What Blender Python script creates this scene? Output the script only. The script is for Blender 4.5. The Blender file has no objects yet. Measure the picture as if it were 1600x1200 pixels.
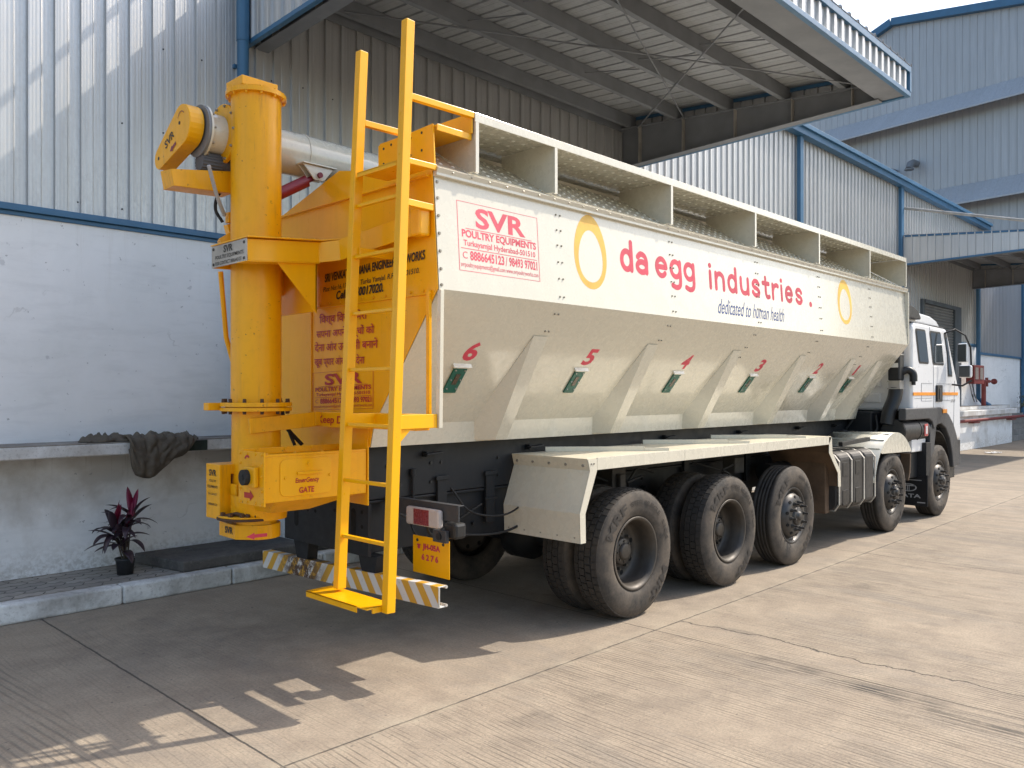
import bpy, bmesh, math, random
from mathutils import Vector, Matrix, noise
random.seed(7)
R = math.radians
S = bpy.context.scene
COL = S.collection

# ------------------------------------------------------------------ camera
cd = bpy.data.cameras.new("camera"); cam = bpy.data.objects.new("camera", cd); COL.objects.link(cam)
cam.location = (0, 0, 1.82); cam.rotation_euler = (R(90), 0, R(-45.87))
cd.sensor_width = 36; cd.lens = 28.69; cd.shift_y = 13/1600; cd.clip_end = 2000; cd.clip_start = .05
S.camera = cam
# ------------------------------------------------------------------ light
SUNDIR = Vector((.925, -.33, 1.0)).normalized()      # towards the sun
ELEV = math.asin(SUNDIR.z); AZ = math.atan2(SUNDIR.x, SUNDIR.y)
w = bpy.data.worlds.new("World"); S.world = w; w.use_nodes = True
nt = w.node_tree; bg = nt.nodes["Background"]
sky = nt.nodes.new("ShaderNodeTexSky"); sky.sky_type = 'NISHITA'; sky.sun_disc = False
sky.sun_elevation = ELEV; sky.sun_rotation = AZ; sky.air_density = 1.2; sky.dust_density = 2.4; sky.ozone_density = .6
nt.links.new(sky.outputs[0], bg.inputs[0]); bg.inputs[1].default_value = .15
sd = bpy.data.lights.new("sun", 'SUN'); sd.energy = 2.75; sd.angle = R(.6); sd.color = (1, .91, .79)
so = bpy.data.objects.new("sun", sd); COL.objects.link(so)
so.rotation_euler = SUNDIR.to_track_quat('Z', 'Y').to_euler()
S.view_settings.view_transform = 'Standard'; S.view_settings.look = 'None'
S.view_settings.gamma = 1; S.view_settings.exposure = .93
S.cycles.max_bounces = 8; S.cycles.diffuse_bounces = 5

# ------------------------------------------------------------------ materials
class NT:
    def __init__(s, name):
        s.m = bpy.data.materials.new(name); s.m.use_nodes = True
        s.t = s.m.node_tree; s.b = s.t.nodes["Principled BSDF"]
    def n(s, ty, **k):
        x = s.t.nodes.new("ShaderNode"+ty)
        for a, v in k.items(): setattr(x, a, v)
        return x
    def put(s, sock, v):
        if hasattr(v, 'links') or isinstance(v, bpy.types.NodeSocket): s.t.links.new(v, sock)
        else: sock.default_value = v
    def math(s, op, a, b=0.0, c=None, clamp=False):
        x = s.n('Math', operation=op, use_clamp=clamp); s.put(x.inputs[0], a); s.put(x.inputs[1], b)
        if c is not None: s.put(x.inputs[2], c)
        return x.outputs[0]
    def pos(s):
        return s.n('NewGeometry').outputs['Position']
    def obj(s): return s.n('TexCoord').outputs['Object']
    def scl(s, v, sc):
        x = s.n('Mapping'); s.put(x.inputs[0], v); x.inputs['Scale'].default_value = sc; return x.outputs[0]
    def noise(s, v, scale, detail=4, rough=.55, dist=0):
        x = s.n('TexNoise'); s.put(x.inputs['Vector'], v); x.inputs['Scale'].default_value = scale
        x.inputs['Detail'].default_value = detail; x.inputs['Roughness'].default_value = rough
        x.inputs['Distortion'].default_value = dist; return x.outputs[0]
    def ramp(s, v, a, b, lo=0., hi=1.):
        x = s.n('MapRange', clamp=True); s.put(x.inputs[0], v)
        for i, q in enumerate((a, b, lo, hi)): x.inputs[i+1].default_value = q
        return x.outputs[0]
    def mix(s, f, a, b, mode='MIX'):
        x = s.n('Mix', data_type='RGBA', blend_type=mode); s.put(x.inputs[0], f)
        for i, q in ((6, a), (7, b)):
            s.put(x.inputs[i], q if not isinstance(q, tuple) else tuple(q[:3])+(1,))
        return x.outputs[2]
    def bump(s, h, st=.3, d=.01, prev=None):
        x = s.n('Bump'); s.put(x.inputs['Height'], h); x.inputs['Strength'].default_value = st
        x.inputs['Distance'].default_value = d
        if prev is not None: s.put(x.inputs['Normal'], prev)
        return x.outputs[0]
    def xyz(s, v):
        x = s.n('SeparateXYZ'); s.put(x.inputs[0], v); return x.outputs
    def out(s, col=None, rough=None, metal=None, normal=None, **k):
        for nm, v in (('Base Color', col), ('Roughness', rough), ('Metallic', metal), ('Normal', normal)):
            if v is not None: s.put(s.b.inputs[nm], (tuple(v)+(1,)) if isinstance(v, tuple) and len(v) == 3 else v)
        for a, v in k.items(): s.put(s.b.inputs[a.replace('_', ' ')], v)
        return s.m

def paint(name, col, rough=.35, dirt=.12, coat=.3, dirtcol=(.16, .12, .08), wav=.05, big=1.3, chips=0.):
    t = NT(name); p = t.pos()
    n1 = t.noise(p, big, 6, .62); n2 = t.noise(p, 14, 5, .65); n3 = t.noise(t.scl(p, (7, 7, .7)), 1.6, 5, .7)
    f = t.math('MULTIPLY', t.ramp(n3, .45, .75), dirt*1.4)
    f = t.math('ADD', f, t.math('MULTIPLY', t.ramp(n2, .5, .8), dirt))
    c = t.mix(f, col, dirtcol)
    c = t.mix(t.ramp(n1, .3, .7, 0, .22 if chips else .10), c, tuple(q*.82 for q in col))
    if chips:
        ch = t.math('MULTIPLY', t.ramp(t.noise(p, 34, 4, .6), .66, .69), t.ramp(t.noise(p, 2.7, 4, .6), .48, .56))
        c = t.mix(t.math('MULTIPLY', ch, chips), c, (.07, .035, .02))
        sp_ = t.math('MULTIPLY', t.ramp(t.noise(t.scl(p, (14, 14, 1.2)), 1.4, 5, .7), .58, .70), t.ramp(t.noise(p, 1.9, 3, .5), .45, .6)); c = t.mix(t.math('MULTIPLY', sp_, chips*.55), c, dirtcol)
    nb = t.bump(t.noise(p, 2.2, 2, .5), wav, .05)
    nb = t.bump(n2, .06 if chips else .015, .004, nb)
    t.out(c, t.ramp(n2, .3, .8, rough-.06, rough+.18), None, nb)
    t.b.inputs['Specular IOR Level'].default_value = .3 if col[2] < .02 else .5
    t.b.inputs['Coat Weight'].default_value = coat; t.b.inputs['Coat Roughness'].default_value = .12
    return t.m
def plain(name, col, rough=.5, metal=0., bump=.1, sc=30, var=.25):
    t = NT(name); p = t.pos(); n = t.noise(p, sc, 4, .6); n2 = t.noise(p, 2.5, 5, .6)
    c = t.mix(t.ramp(n2, .3, .7), tuple(q*(1-var) for q in col), tuple(min(1, q*(1+var*.5)) for q in col))
    return t.out(c, t.ramp(n, .3, .7, rough-.07, rough+.1), metal, t.bump(n, bump, .004))

YEL = paint("yellow_paint", (.93, .45, .0), .33, .07, .25, (.36, .16, .02), .07, 1.3, .25)
YELW = paint("worn_yellow_paint", (.90, .42, .0), .38, .14, .2, (.26, .12, .03), .08, 3, .7)
CRM = paint("cream_paint", (.635, .60, .49), .24, .035, .9, (.46, .40, .29), .20, .8, .0)
CRMD = paint("dusty_cream_paint", (.62, .57, .44), .5, .25, .1, (.40, .33, .22), .05)
WHT = paint("white_cab_paint", (.80, .81, .82), .3, .04, .5)
BLK = paint("black_chassis_paint", (.014, .016, .019), .5, .06, .0, (.07, .06, .05))
GRY = plain("grey_plastic", (.045, .048, .054), .5)
DRK = plain("dark_plastic", (.009, .010, .012), .45)
RUBB = plain("plain_rubber", (.018, .018, .018), .7)
SILV = plain("bare_steel", (.5, .5, .5), .35, .9)
HUBM = plain("hub_metal", (.075, .072, .07), .45, .6, .3, 30, .5)
RIMM = plain("dusty_rim_steel", (.075, .064, .053), .5, .3, .2, 25, .5)
REDP = plain("red_lettering_paint", (.62, .045, .085), .45, 0, .03)
REDY = plain("dark_red_lettering_paint", (.50, .03, .02), .45, 0, .03)
INK = plain("black_lettering_paint", (.03, .025, .02), .5, 0, .03)
NAVY = plain("navy_lettering_paint", (.04, .08, .25), .5, 0, .03)
EGG = plain("egg_yellow_paint", (.80, .48, .07), .45, 0, .03)
GRN = plain("green_cover_paint", (.008, .12, .085), .4, 0, .05)
MAR = plain("maroon_cylinder_paint", (.22, .012, .025), .35)
BLU = plain("blue_trim_paint", (.045, .145, .27), .42, 0, .04, 20, .15)
GIRD = plain("grey_steel_primer", (.19, .203, .22), .55, .0, .06, 20, .2)
ORG = plain("orange_stripe", (.85, .30, .01), .4)
REDPIPE = plain("red_oxide_paint", (.22, .035, .03), .5, 0, .1, 20, .4)

def glass(name, col, rough=.06):
    t = NT(name); return t.out(col, rough, 0.0)
GLS = glass("window_glass", (.06, .075, .085)); GLS.node_tree.nodes["Principled BSDF"].inputs['Coat Weight'].default_value = 1

def sheetmat(name, col=(.58, .585, .585), metal=.65, rough=.42):
    t = NT(name); p = t.pos()
    n = t.noise(t.scl(p, (9, 9, .35)), 1.3, 5, .65); n2 = t.noise(p, 40, 3, .6); n3 = t.noise(p, .8, 4, .6)
    c = t.mix(t.ramp(n, .3, .75), tuple(q*.84 for q in col), tuple(min(1, q*1.08) for q in col))
    c = t.mix(t.ramp(n3, .45, .75, 0, .16), c, (.36, .35, .33))
    x = t.xyz(p); wn = t.n('TexWhiteNoise', noise_dimensions='1D'); t.put(wn.inputs['W'], t.math('FLOOR', t.math('DIVIDE', t.math('ADD', t.math('ADD', x[0], x[1]), 11.9), .888)))
    c = t.mix(t.ramp(wn.outputs[0], 0, 1, 0, .30), c, tuple(q*.72 for q in col))
    fine = t.math('SINE', t.math('MULTIPLY', x[0], 2*math.pi/.033))
    nb = t.bump(fine, .12, .004); nb = t.bump(n2, .1, .002, nb)
    return t.out(c, t.ramp(n2, .3, .7, rough-.08, rough+.1), metal, nb)
GALV = sheetmat("galvanised_sheet")
GALVD = sheetmat("dull_blue_grey_sheet", (.43, .45, .48), .2, .5)
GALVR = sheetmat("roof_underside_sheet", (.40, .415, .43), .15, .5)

def tyremat():
    t = NT("dusty_tyre_rubber"); p = t.pos(); o = t.obj()
    n = t.noise(p, 5, 6, .65); n2 = t.noise(p, 60, 4, .6)
    sy = t.xyz(o)[1]; side = t.ramp(t.math('ABSOLUTE', t.math('SUBTRACT', sy, .14)), .095, .122)
    f = t.math('MULTIPLY', t.ramp(n, .30, .60), t.ramp(side, 0, 1, .30, 1))
    c = t.mix(f, (.020, .019, .018), (.092, .074, .057)); c = t.mix(t.ramp(t.noise(p, 11, 5, .7), .5, .68, 0, .5), c, (.03, .028, .026))
    return t.out(c, t.ramp(n2, .3, .7, .7, .92), 0, t.bump(n2, .25, .003))
TYR = tyremat()

def wallmat():
    t = NT("lime_washed_wall"); p = t.pos(); x = t.xyz(p)
    n = t.noise(p, 1.1, 7, .65, .4); n2 = t.noise(p, 25, 6, .7); st = t.noise(t.scl(p, (9, 9, .45)), 1.5, 6, .7)
    c = t.mix(t.ramp(n, .35, .7), (.90, .905, .91), (.80, .81, .81))
    low = t.math('MULTIPLY', t.ramp(x[2], 1.25, 1.2), t.ramp(t.math('ADD', t.noise(p, 1.5, 6, .6, .1), t.ramp(x[2], .3, 1.25, -.14, .12)), .42, .66))
    c = t.mix(t.math('MULTIPLY', low, .72), c, (.42, .385, .34))
    drip = t.math('MULTIPLY', t.ramp(st, .58, .72), t.ramp(x[2], 1.25, .9, .9, 0.0))
    drip = t.math('MULTIPLY', drip, t.ramp(x[2], 1.3, 1.25))
    c = t.mix(drip, c, (.20, .17, .14))
    top = t.math('MULTIPLY', t.ramp(st, .55, .75), t.ramp(x[2], 2.6, 3.4, 0, .3))
    c = t.mix(top, c, (.5, .47, .42))
    spl = t.math('MULTIPLY', t.ramp(x[2], .45, .17), t.ramp(n2, .42, .6, 0, .55))
    c = t.mix(spl, c, (.34, .31, .27))
    vo = t.n('TexVoronoi', feature='DISTANCE_TO_EDGE'); wv = t.n('VectorMath', operation='ADD'); t.put(wv.inputs[0], p); nz = t.n('TexNoise'); t.put(nz.inputs['Vector'], p); nz.inputs['Scale'].default_value = 5; nz.inputs['Detail'].default_value = 6
    sc_ = t.n('VectorMath', operation='SCALE'); t.put(sc_.inputs[0], nz.outputs[1]); sc_.inputs['Scale'].default_value = .35; t.put(wv.inputs[1], sc_.outputs[0]); t.put(vo.inputs['Vector'], wv.outputs[0]); vo.inputs['Scale'].default_value = .75
    crk = t.math('MULTIPLY', t.ramp(vo.outputs['Distance'], .006, .002), t.ramp(t.noise(p, .9, 3, .5), .52, .60, 0, .55)); c = t.mix(crk, c, (.22, .21, .20))
    tro = t.ramp(t.noise(t.scl(p, (.6, 1, 3)), 2.3, 6, .7, .3), .5, .72, 0, .35); c = t.mix(tro, c, (.62, .63, .64))
    pit = t.ramp(t.noise(p, 16, 3, .6), .70, .73, 0, .6); c = t.mix(pit, c, (.30, .30, .31))
    spot = t.ramp(t.noise(p, 9, 3, .5), .72, .76, 0, .45)
    c = t.mix(spot, c, (.45, .46, .48))
    return t.out(c, .85, 0, t.bump(n2, .25, .006, t.bump(n, .4, .03)))
WALL = wallmat()

def concrete():
    t = NT("broomed_concrete"); p = t.pos(); x = t.xyz(p)
    big = t.noise(p, .55, 7, .62, .3); mid = t.noise(p, 3.2, 7, .68, .2); fine = t.noise(p, 60, 5, .7)
    c = t.mix(t.ramp(big, .33, .68), (.34, .275, .203), (.232, .19, .146))
    c = t.mix(t.ramp(mid, .38, .72), c, (.40, .33, .245))
    c = t.mix(t.ramp(t.noise(t.scl(p, (1, .35, 1)), 1.7, 7, .7, .6), .52, .72, 0, .6), c, (.225, .20, .17))
    c = t.mix(t.ramp(fine, .42, .72, 0, .62), c, (.14, .12, .095))
    # broom grooves, run along Y on the outer slabs
    bx = t.math('ADD', x[0], t.math('MULTIPLY', t.noise(p, .35, 2, .5), .35))
    g = t.noise(t.scl(p, (46, 1.3, 1)), 1.0, 3, .55)
    g2 = t.math('SINE', t.math('MULTIPLY', bx, 2*math.pi/.034))
    zone = t.ramp(t.noise(p, .7, 4, .6), .36, .52)
    outer = t.ramp(x[1], 3.60, 3.50)
    gm = t.math('MULTIPLY', t.math('MULTIPLY', t.ramp(g2, .2, .95), t.ramp(g, .40, .58)), t.math('MULTIPLY', zone, t.ramp(outer, 0, 1, .3, 1)))
    gn = t.math('MULTIPLY', t.ramp(t.noise(t.scl(p, (85, 2.2, 1)), 1.0, 4, .65), .52, .62), t.math('MULTIPLY', t.ramp(t.noise(t.scl(p, (1, .5, 1)), 1.1, 6, .65), .40, .60), t.ramp(outer, 0, 1, .25, .85)))
    gm = t.math('MAXIMUM', gm, gn)
    c = t.mix(t.math('MULTIPLY', gm, .62), c, (.10, .082, .062))
    # dense coarse grooves in the rear left slab
    dx = t.math('ADD', x[0], t.math('MULTIPLY', x[1], .10))
    g3 = t.ramp(t.math('SINE', t.math('MULTIPLY', dx, 2*math.pi/.05)), .3, .9)
    z3 = t.math('MULTIPLY', t.ramp(x[0], 1.62, 1.45), t.ramp(t.noise(p, 1.4, 3, .6), .35, .5))
    gm3 = t.math('MULTIPLY', g3, z3)
    c = t.mix(t.math('MULTIPLY', gm3, .42), c, (.10, .088, .075))
    # skid marks along Y
    def band(v, c0, hw, soft): return t.ramp(t.math('ABSOLUTE', t.math('SUBTRACT', v, c0)), hw+soft, hw)
    skx = t.math('ADD', x[0], t.math('MULTIPLY', t.math('SUBTRACT', x[1], 2.0), -.05))
    sk = t.math('MULTIPLY', band(skx, 5.10, .05, .16), t.ramp(g, .38, .58))
    sk = t.math('MULTIPLY', sk, t.math('MULTIPLY', t.ramp(x[1], 3.1, 2.5), t.ramp(t.noise(p, 2.5, 4, .6), .3, .55)))
    c = t.mix(t.math('MULTIPLY', sk, .95), c, (.05, .045, .04))
    far = t.math('MULTIPLY', t.ramp(x[0], 6, 11), t.ramp(t.noise(t.scl(p, (3.2, .16, 1)), 1, 5, .65), .46, .62, 0, .55))
    c = t.mix(far, c, (.19, .165, .135))
    # joints and cracks
    wob = t.math('MULTIPLY', t.math('SUBTRACT', t.noise(p, 9, 5, .7), .5), .02)
    wob2 = t.math('MULTIPLY', t.math('SUBTRACT', t.noise(p, 1.6, 7, .62), .5), .42)
    def line(v, c0, wd, wb): return t.ramp(t.math('ABSOLUTE', t.math('ADD', t.math('SUBTRACT', v, c0), wb)), wd, wd*.35)
    j = line(x[1], 3.562, .009, wob)
    ins = t.ramp(x[1], 3.55, 3.57); out_ = t.ramp(x[1], 3.57, 3.55)
    j = t.math('MAXIMUM', j, t.math('MULTIPLY', line(x[0], 2.07, .009, wob), 1))
    for q in (5.24, 9.4, 13.6, 17.8): j = t.math('MAXIMUM', j, line(x[0], q, .007, wob))
    j = t.math('MAXIMUM', j, line(x[1], -.9, .007, wob))
    cr = t.math('MULTIPLY', line(x[0], 5.63, .011, wob2), t.math('MULTIPLY', out_, t.ramp(x[1], .2, .5)))
    cr = t.math('MAXIMUM', cr, t.math('MULTIPLY', line(x[1], 1.5, .006, t.math('MULTIPLY', wob2, 1.4)), t.ramp(x[0], 9, 12)))
    jj = t.math('MAXIMUM', j, cr)
    c = t.mix(t.math('MULTIPLY', jj, .85), c, (.045, .04, .035))
    edge = t.math('MULTIPLY', t.ramp(t.math('ABSOLUTE', t.math('SUBTRACT', x[1], 3.56)), .16, .0), t.ramp(t.noise(p, 6, 4, .6), .45, .65, 0, .4))
    c = t.mix(edge, c, (.40, .35, .26))
    oil = t.ramp(t.noise(p, 2.1, 4, .55, .5), .66, .74, 0, .35)
    c = t.mix(oil, c, (.10, .085, .07))
    spk = t.ramp(t.noise(p, 22, 2, .5), .71, .74, 0, .7)
    c = t.mix(spk, c, (.10, .085, .07))
    h = t.math('SUBTRACT', t.math('MULTIPLY', fine, .7), t.math('ADD', t.math('MULTIPLY', gm, .9), t.math('MULTIPLY', jj, 2.5)))
    h = t.math('SUBTRACT', h, t.math('MULTIPLY', gm3, 1.2))
    return t.out(c, .88, 0, t.bump(h, .55, .006))
CONC = concrete()

def pavers():
    t = NT("interlocking_pavers"); p = t.pos(); x = t.xyz(p)
    zx = t.math('ADD', x[0], t.math('MULTIPLY', t.math('PINGPONG', t.math('MULTIPLY', x[1], 1.0), .06), .6))
    zy = t.math('ADD', x[1], t.math('MULTIPLY', t.math('PINGPONG', t.math('MULTIPLY', x[0], 1.0), .06), .6))
    cb = t.n('CombineXYZ'); t.put(cb.inputs[0], zx); t.put(cb.inputs[1], zy)
    b = t.n('TexBrick'); t.put(b.inputs['Vector'], cb.outputs[0]); b.inputs['Scale'].default_value = 1
    b.inputs['Brick Width'].default_value = .23; b.inputs['Row Height'].default_value = .125; b.inputs['Mortar Size'].default_value = .005
    b.inputs['Color1'].default_value = (.42, .38, .33, 1); b.inputs['Color2'].default_value = (.28, .26, .23, 1); b.inputs['Mortar'].default_value = (.03, .028, .025, 1)
    n = t.noise(p, 2.5, 6, .7, .5); n2 = t.noise(p, 50, 4, .6)
    c = t.mix(t.ramp(n, .45, .7, 0, .6), b.outputs['Color'], (.17, .145, .12))
    return t.out(c, .9, 0, t.bump(n2, .3, .004, t.bump(b.outputs['Fac'], -.6, .006)))
PAV = pavers()
def oldconc(name, a, b_, st):
    t = NT(name); p = t.pos(); n = t.noise(p, 2.2, 8, .68, .4); n2 = t.noise(p, 30, 5, .7)
    c = t.mix(t.ramp(n, .38, .62), a, b_); c = t.mix(t.ramp(n2, .52, .72, 0, .6), c, st)
    return t.out(c, .88, 0, t.bump(n2, .4, .006))
KERB = oldconc("worn_white_kerb", (.78, .79, .78), (.42, .41, .39), (.24, .23, .22))
LEDG = oldconc("whitewashed_ledge", (.74, .74, .73), (.52, .50, .47), (.22, .20, .18))
LEDT = oldconc("dusty_ledge_top", (.30, .28, .25), (.20, .18, .16), (.12, .11, .10))
SLAB = oldconc("dark_damp_concrete", (.14, .13, .12), (.075, .07, .067), (.20, .19, .17))
CLTH = oldconc("grey_brown_cloth", (.12, .098, .072), (.075, .06, .045), (.16, .135, .10))

def chevron():
    t = NT("chevron_tape"); p = t.pos(); x = t.xyz(p)
    a = t.math('ABSOLUTE', t.math('SUBTRACT', x[1], 4.92))
    v = t.math('ADD', a, t.math('MULTIPLY', x[2], .75))
    k = t.math('FRACT', t.math('DIVIDE', v, .150))
    m = t.ramp(k, .48, .52)
    n = t.noise(p, 22, 6, .75)
    c = t.mix(m, (.62, .62, .60), (.60, .33, .03))
    rz = t.math('MULTIPLY', t.ramp(t.math('ABSOLUTE', t.math('SUBTRACT', x[1], 5.45)), .38, .15), t.ramp(n, .40, .52))
    c = t.mix(rz, c, (.075, .04, .022)); c = t.mix(t.ramp(n, .60, .7, 0, .5), c, (.2, .15, .1))
    return t.out(c, .5, 0, t.bump(n, .1, .003))
CHEV = chevron()
STEELW = plain("dusty_pale_steel", (.42, .40, .36), .5, .2, .1, 30, .4)
MUDU = plain("mud_caked_underside", (.14, .09, .055), .9, 0, .6, 60, .5)

# ------------------------------------------------------------------ mesh tools
class MB:
    def __init__(s): s.v = []; s.f = []; s.sm = []
    def add(s, vs, fs, smooth=False):
        o = len(s.v); s.v += [tuple(q) for q in vs]; s.f += [tuple(i+o for i in f) for f in fs]; s.sm += [smooth]*len(fs); return s
    def box(s, x0, x1, y0, y1, z0, z1):
        return s.add([(x0,y0,z0),(x1,y0,z0),(x1,y1,z0),(x0,y1,z0),(x0,y0,z1),(x1,y0,z1),(x1,y1,z1),(x0,y1,z1)],
                     [(0,3,2,1),(4,5,6,7),(0,1,5,4),(1,2,6,5),(2,3,7,6),(3,0,4,7)])
    def beam(s, p, q, w, h, up=(0, 0, 1)):
        p = Vector(p); q = Vector(q); d = (q-p).normalized(); up = Vector(up)
        if abs(d.dot(up)) > .98: up = Vector((1, 0, 0))
        a = d.cross(up).normalized(); b = a.cross(d).normalized(); vs = []
        for c in (p, q):
            for i, j in ((-1,-1),(1,-1),(1,1),(-1,1)): vs.append(c+a*(i*w/2)+b*(j*h/2))
        return s.add(vs, [(0,1,2,3),(7,6,5,4),(0,4,5,1),(1,5,6,2),(2,6,7,3),(3,7,4,0)])
    def prism(s, poly, off):
        n = len(poly); off = Vector(off); P = [Vector(q) for q in poly]
        return s.add(P+[q+off for q in P], [tuple(range(n)), tuple(range(2*n-1, n-1, -1))]+[((i+1) % n, i, i+n, (i+1) % n+n) for i in range(n)])
    def quad(s, *ps): return s.add(ps, [tuple(range(len(ps)))])
    def cyl(s, p, q, r, n=20, r2=None, caps=True):
        p = Vector(p); q = Vector(q); r2 = r if r2 is None else r2; d = (q-p).normalized()
        a = d.cross(Vector((0,0,1)) if abs(d.z) < .9 else Vector((1,0,0))).normalized(); b = d.cross(a)
        vs = [c+(a*math.cos(2*math.pi*i/n)+b*math.sin(2*math.pi*i/n))*rr for c, rr in ((p, r), (q, r2)) for i in range(n)]
        s.add(vs, [(i, (i+1) % n, (i+1) % n+n, i+n) for i in range(n)], True)
        if caps:
            s.add(vs[:n], [tuple(range(n-1, -1, -1))]); s.add(vs[n:], [tuple(range(n))])
        return s
    def lathe(s, prof, c, axis='Y', n=48, smooth=True):
        vs = []; m = len(prof)
        for i in range(n):
            a = 2*math.pi*i/n; ca, sa = math.cos(a), math.sin(a)
            for (h, r) in prof:
                if axis == 'Y': vs.append((c[0]+r*ca, c[1]+h, c[2]+r*sa))
                elif axis == 'X': vs.append((c[0]+h, c[1]+r*ca, c[2]+r*sa))
                else: vs.append((c[0]+r*ca, c[1]+r*sa, c[2]+h))
        return s.add(vs, [(i*m+j, i*m+j+1, ((i+1) % n)*m+j+1, ((i+1) % n)*m+j) for i in range(n) for j in range(m-1)], smooth)
    def tube(s, pts, r, n=10):
        P = [Vector(p) for p in pts]; rings = []; a = None
        for i, p in enumerate(P):
            d = (P[min(i+1, len(P)-1)]-P[max(i-1, 0)]).normalized()
            if a is None: a = d.cross(Vector((0,0,1)) if abs(d.z) < .9 else Vector((1,0,0))).normalized()
            a = (a-d*a.dot(d)).normalized(); b = d.cross(a)
            rr = r[i] if isinstance(r, (list, tuple)) else r
            rings += [p+(a*math.cos(2*math.pi*k/n)+b*math.sin(2*math.pi*k/n))*rr for k in range(n)]
        fs = [(i*n+k, i*n+(k+1) % n, (i+1)*n+(k+1) % n, (i+1)*n+k) for i in range(len(P)-1) for k in range(n)]
        s.add(rings, fs, True)
        s.add(rings[:n], [tuple(range(n-1, -1, -1))]); s.add(rings[-n:], [tuple(range(n))]); return s
    def bolt(s, p, nrm, r=.011, h=.008, n=6):
        p = Vector(p); nrm = Vector(nrm).normalized(); return s.cyl(p, p+nrm*h, r, n, r*.8)
    def build(s, name, mat, parent=None, bevel=0, recalc=True, loc=None, solid=0):
        me = bpy.data.meshes.new(name); me.from_pydata(s.v, [], s.f)
        for p, q in zip(me.polygons, s.sm): p.use_smooth = q
        if recalc:
            bm = bmesh.new(); bm.from_mesh(me); bmesh.ops.recalc_face_normals(bm, faces=bm.faces); bm.to_mesh(me); bm.free()
        me.materials.append(mat); o = bpy.data.objects.new(name, me); COL.objects.link(o)
        if loc is not None: o.location = loc
        if parent is not None:
            o.parent = parent; o.matrix_parent_inverse = Matrix.Translation(-wloc(parent))
        if bevel:
            b = o.modifiers.new("bevel", 'BEVEL'); b.width = bevel; b.segments = 2; b.limit_method = 'ANGLE'; b.angle_limit = R(40); b.harden_normals = False
        if solid:
            m = o.modifiers.new("solidify", 'SOLIDIFY'); m.thickness = solid; m.offset = 0
        return o
def build_each(mb, name, mat, parent, bevel=0):
    key = {}; par = list(range(len(mb.v)))
    def fd(i):
        while par[i] != i: par[i] = par[par[i]]; i = par[i]
        return i
    for i, v in enumerate(mb.v):
        k = tuple(round(c, 4) for c in v)
        if k in key: par[fd(i)] = fd(key[k])
        else: key[k] = i
    for f in mb.f:
        for i in f[1:]: par[fd(i)] = fd(f[0])
    g = {}
    for f, q in zip(mb.f, mb.sm): g.setdefault(fd(f[0]), []).append((f, q))
    for fs in g.values():
        p = MB(); idx = {}
        for f, q in fs:
            for i in f:
                if i not in idx: idx[i] = len(p.v); p.v.append(mb.v[i])
            p.f.append(tuple(idx[i] for i in f)); p.sm.append(q)
        p.build(name, mat, parent, bevel)
def wloc(o):
    v = Vector((0, 0, 0))
    while o is not None:
        v += o.location
        if o.parent is not None: v += o.matrix_parent_inverse.translation
        o = o.parent
    return v
def spline(P, n=8):
    P = [Vector(p) for p in P]; Q = [P[0]*2-P[1]]+P+[P[-1]*2-P[-2]]; out = []
    for i in range(1, len(Q)-2):
        a, b, c, d = Q[i-1:i+3]
        for k in range(n):
            t = k/n; out.append(.5*((2*b)+(c-a)*t+(2*a-5*b+4*c-d)*t*t+(3*b-a-3*c+d)*t**3))
    return out+[P[-1]]
def thing(name, loc, label, cat, group=None):
    o = bpy.data.objects.new(name, None); COL.objects.link(o); o.location = loc; o.empty_display_size = .2
    return tag(o, label, cat, group)
def tag(o, label, cat, group=None, kind=None):
    if label: o['label'] = label
    if cat: o['category'] = cat
    if group: o['group'] = group
    if kind: o['kind'] = kind
    return o
def struct(o): o['kind'] = 'structure'; return o
def copy_tree(o, parent, delta=None):
    c = o.copy(); COL.objects.link(c); c.parent = parent
    if delta is not None: c.location = o.location+Vector(delta)
    for ch in list(o.children): copy_tree(ch, c)
    return c

# text: flat outline meshes, normalised to a unit box
FC = {}
def glyphs(sx, off=0., shear=0.):
    k = (sx, off, shear)
    if k in FC: return FC[k]
    cu = bpy.data.curves.new("lettering", 'FONT'); cu.body = sx; cu.offset = off; cu.shear = shear; cu.resolution_u = 3
    o = bpy.data.objects.new("lettering", cu); COL.objects.link(o)
    bpy.context.view_layer.update()
    me = bpy.data.meshes.new_from_object(o.evaluated_get(bpy.context.evaluated_depsgraph_get()))
    vs = [(v.co.x, v.co.y) for v in me.vertices]; fs = [tuple(p.vertices) for p in me.polygons]
    bpy.data.objects.remove(o); bpy.data.curves.remove(cu); bpy.data.meshes.remove(me)
    if not vs: return [], []
    x0 = min(v[0] for v in vs); x1 = max(v[0] for v in vs); y0 = min(v[1] for v in vs); y1 = max(v[1] for v in vs)
    vs = [((a-x0)/(x1-x0), (b-y0)/max(1e-6, y1-y0)) for a, b in vs]
    FC[k] = (vs, fs); return FC[k]
def write(mb, sx, mp, off=.02, shear=0., wob=0.):
    vs, fs = glyphs(sx, off, shear)
    mb.add([mp(u, v+(wob*math.sin(u*23) if wob else 0)) for u, v in vs], fs)
def rect(p00, p10, p01, lift=(0, 0, 0)):
    a = Vector(p00); u_ = Vector(p10)-a; v_ = Vector(p01)-a; l = Vector(lift)
    return lambda u, v: a+u_*u+v_*v+l

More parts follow.
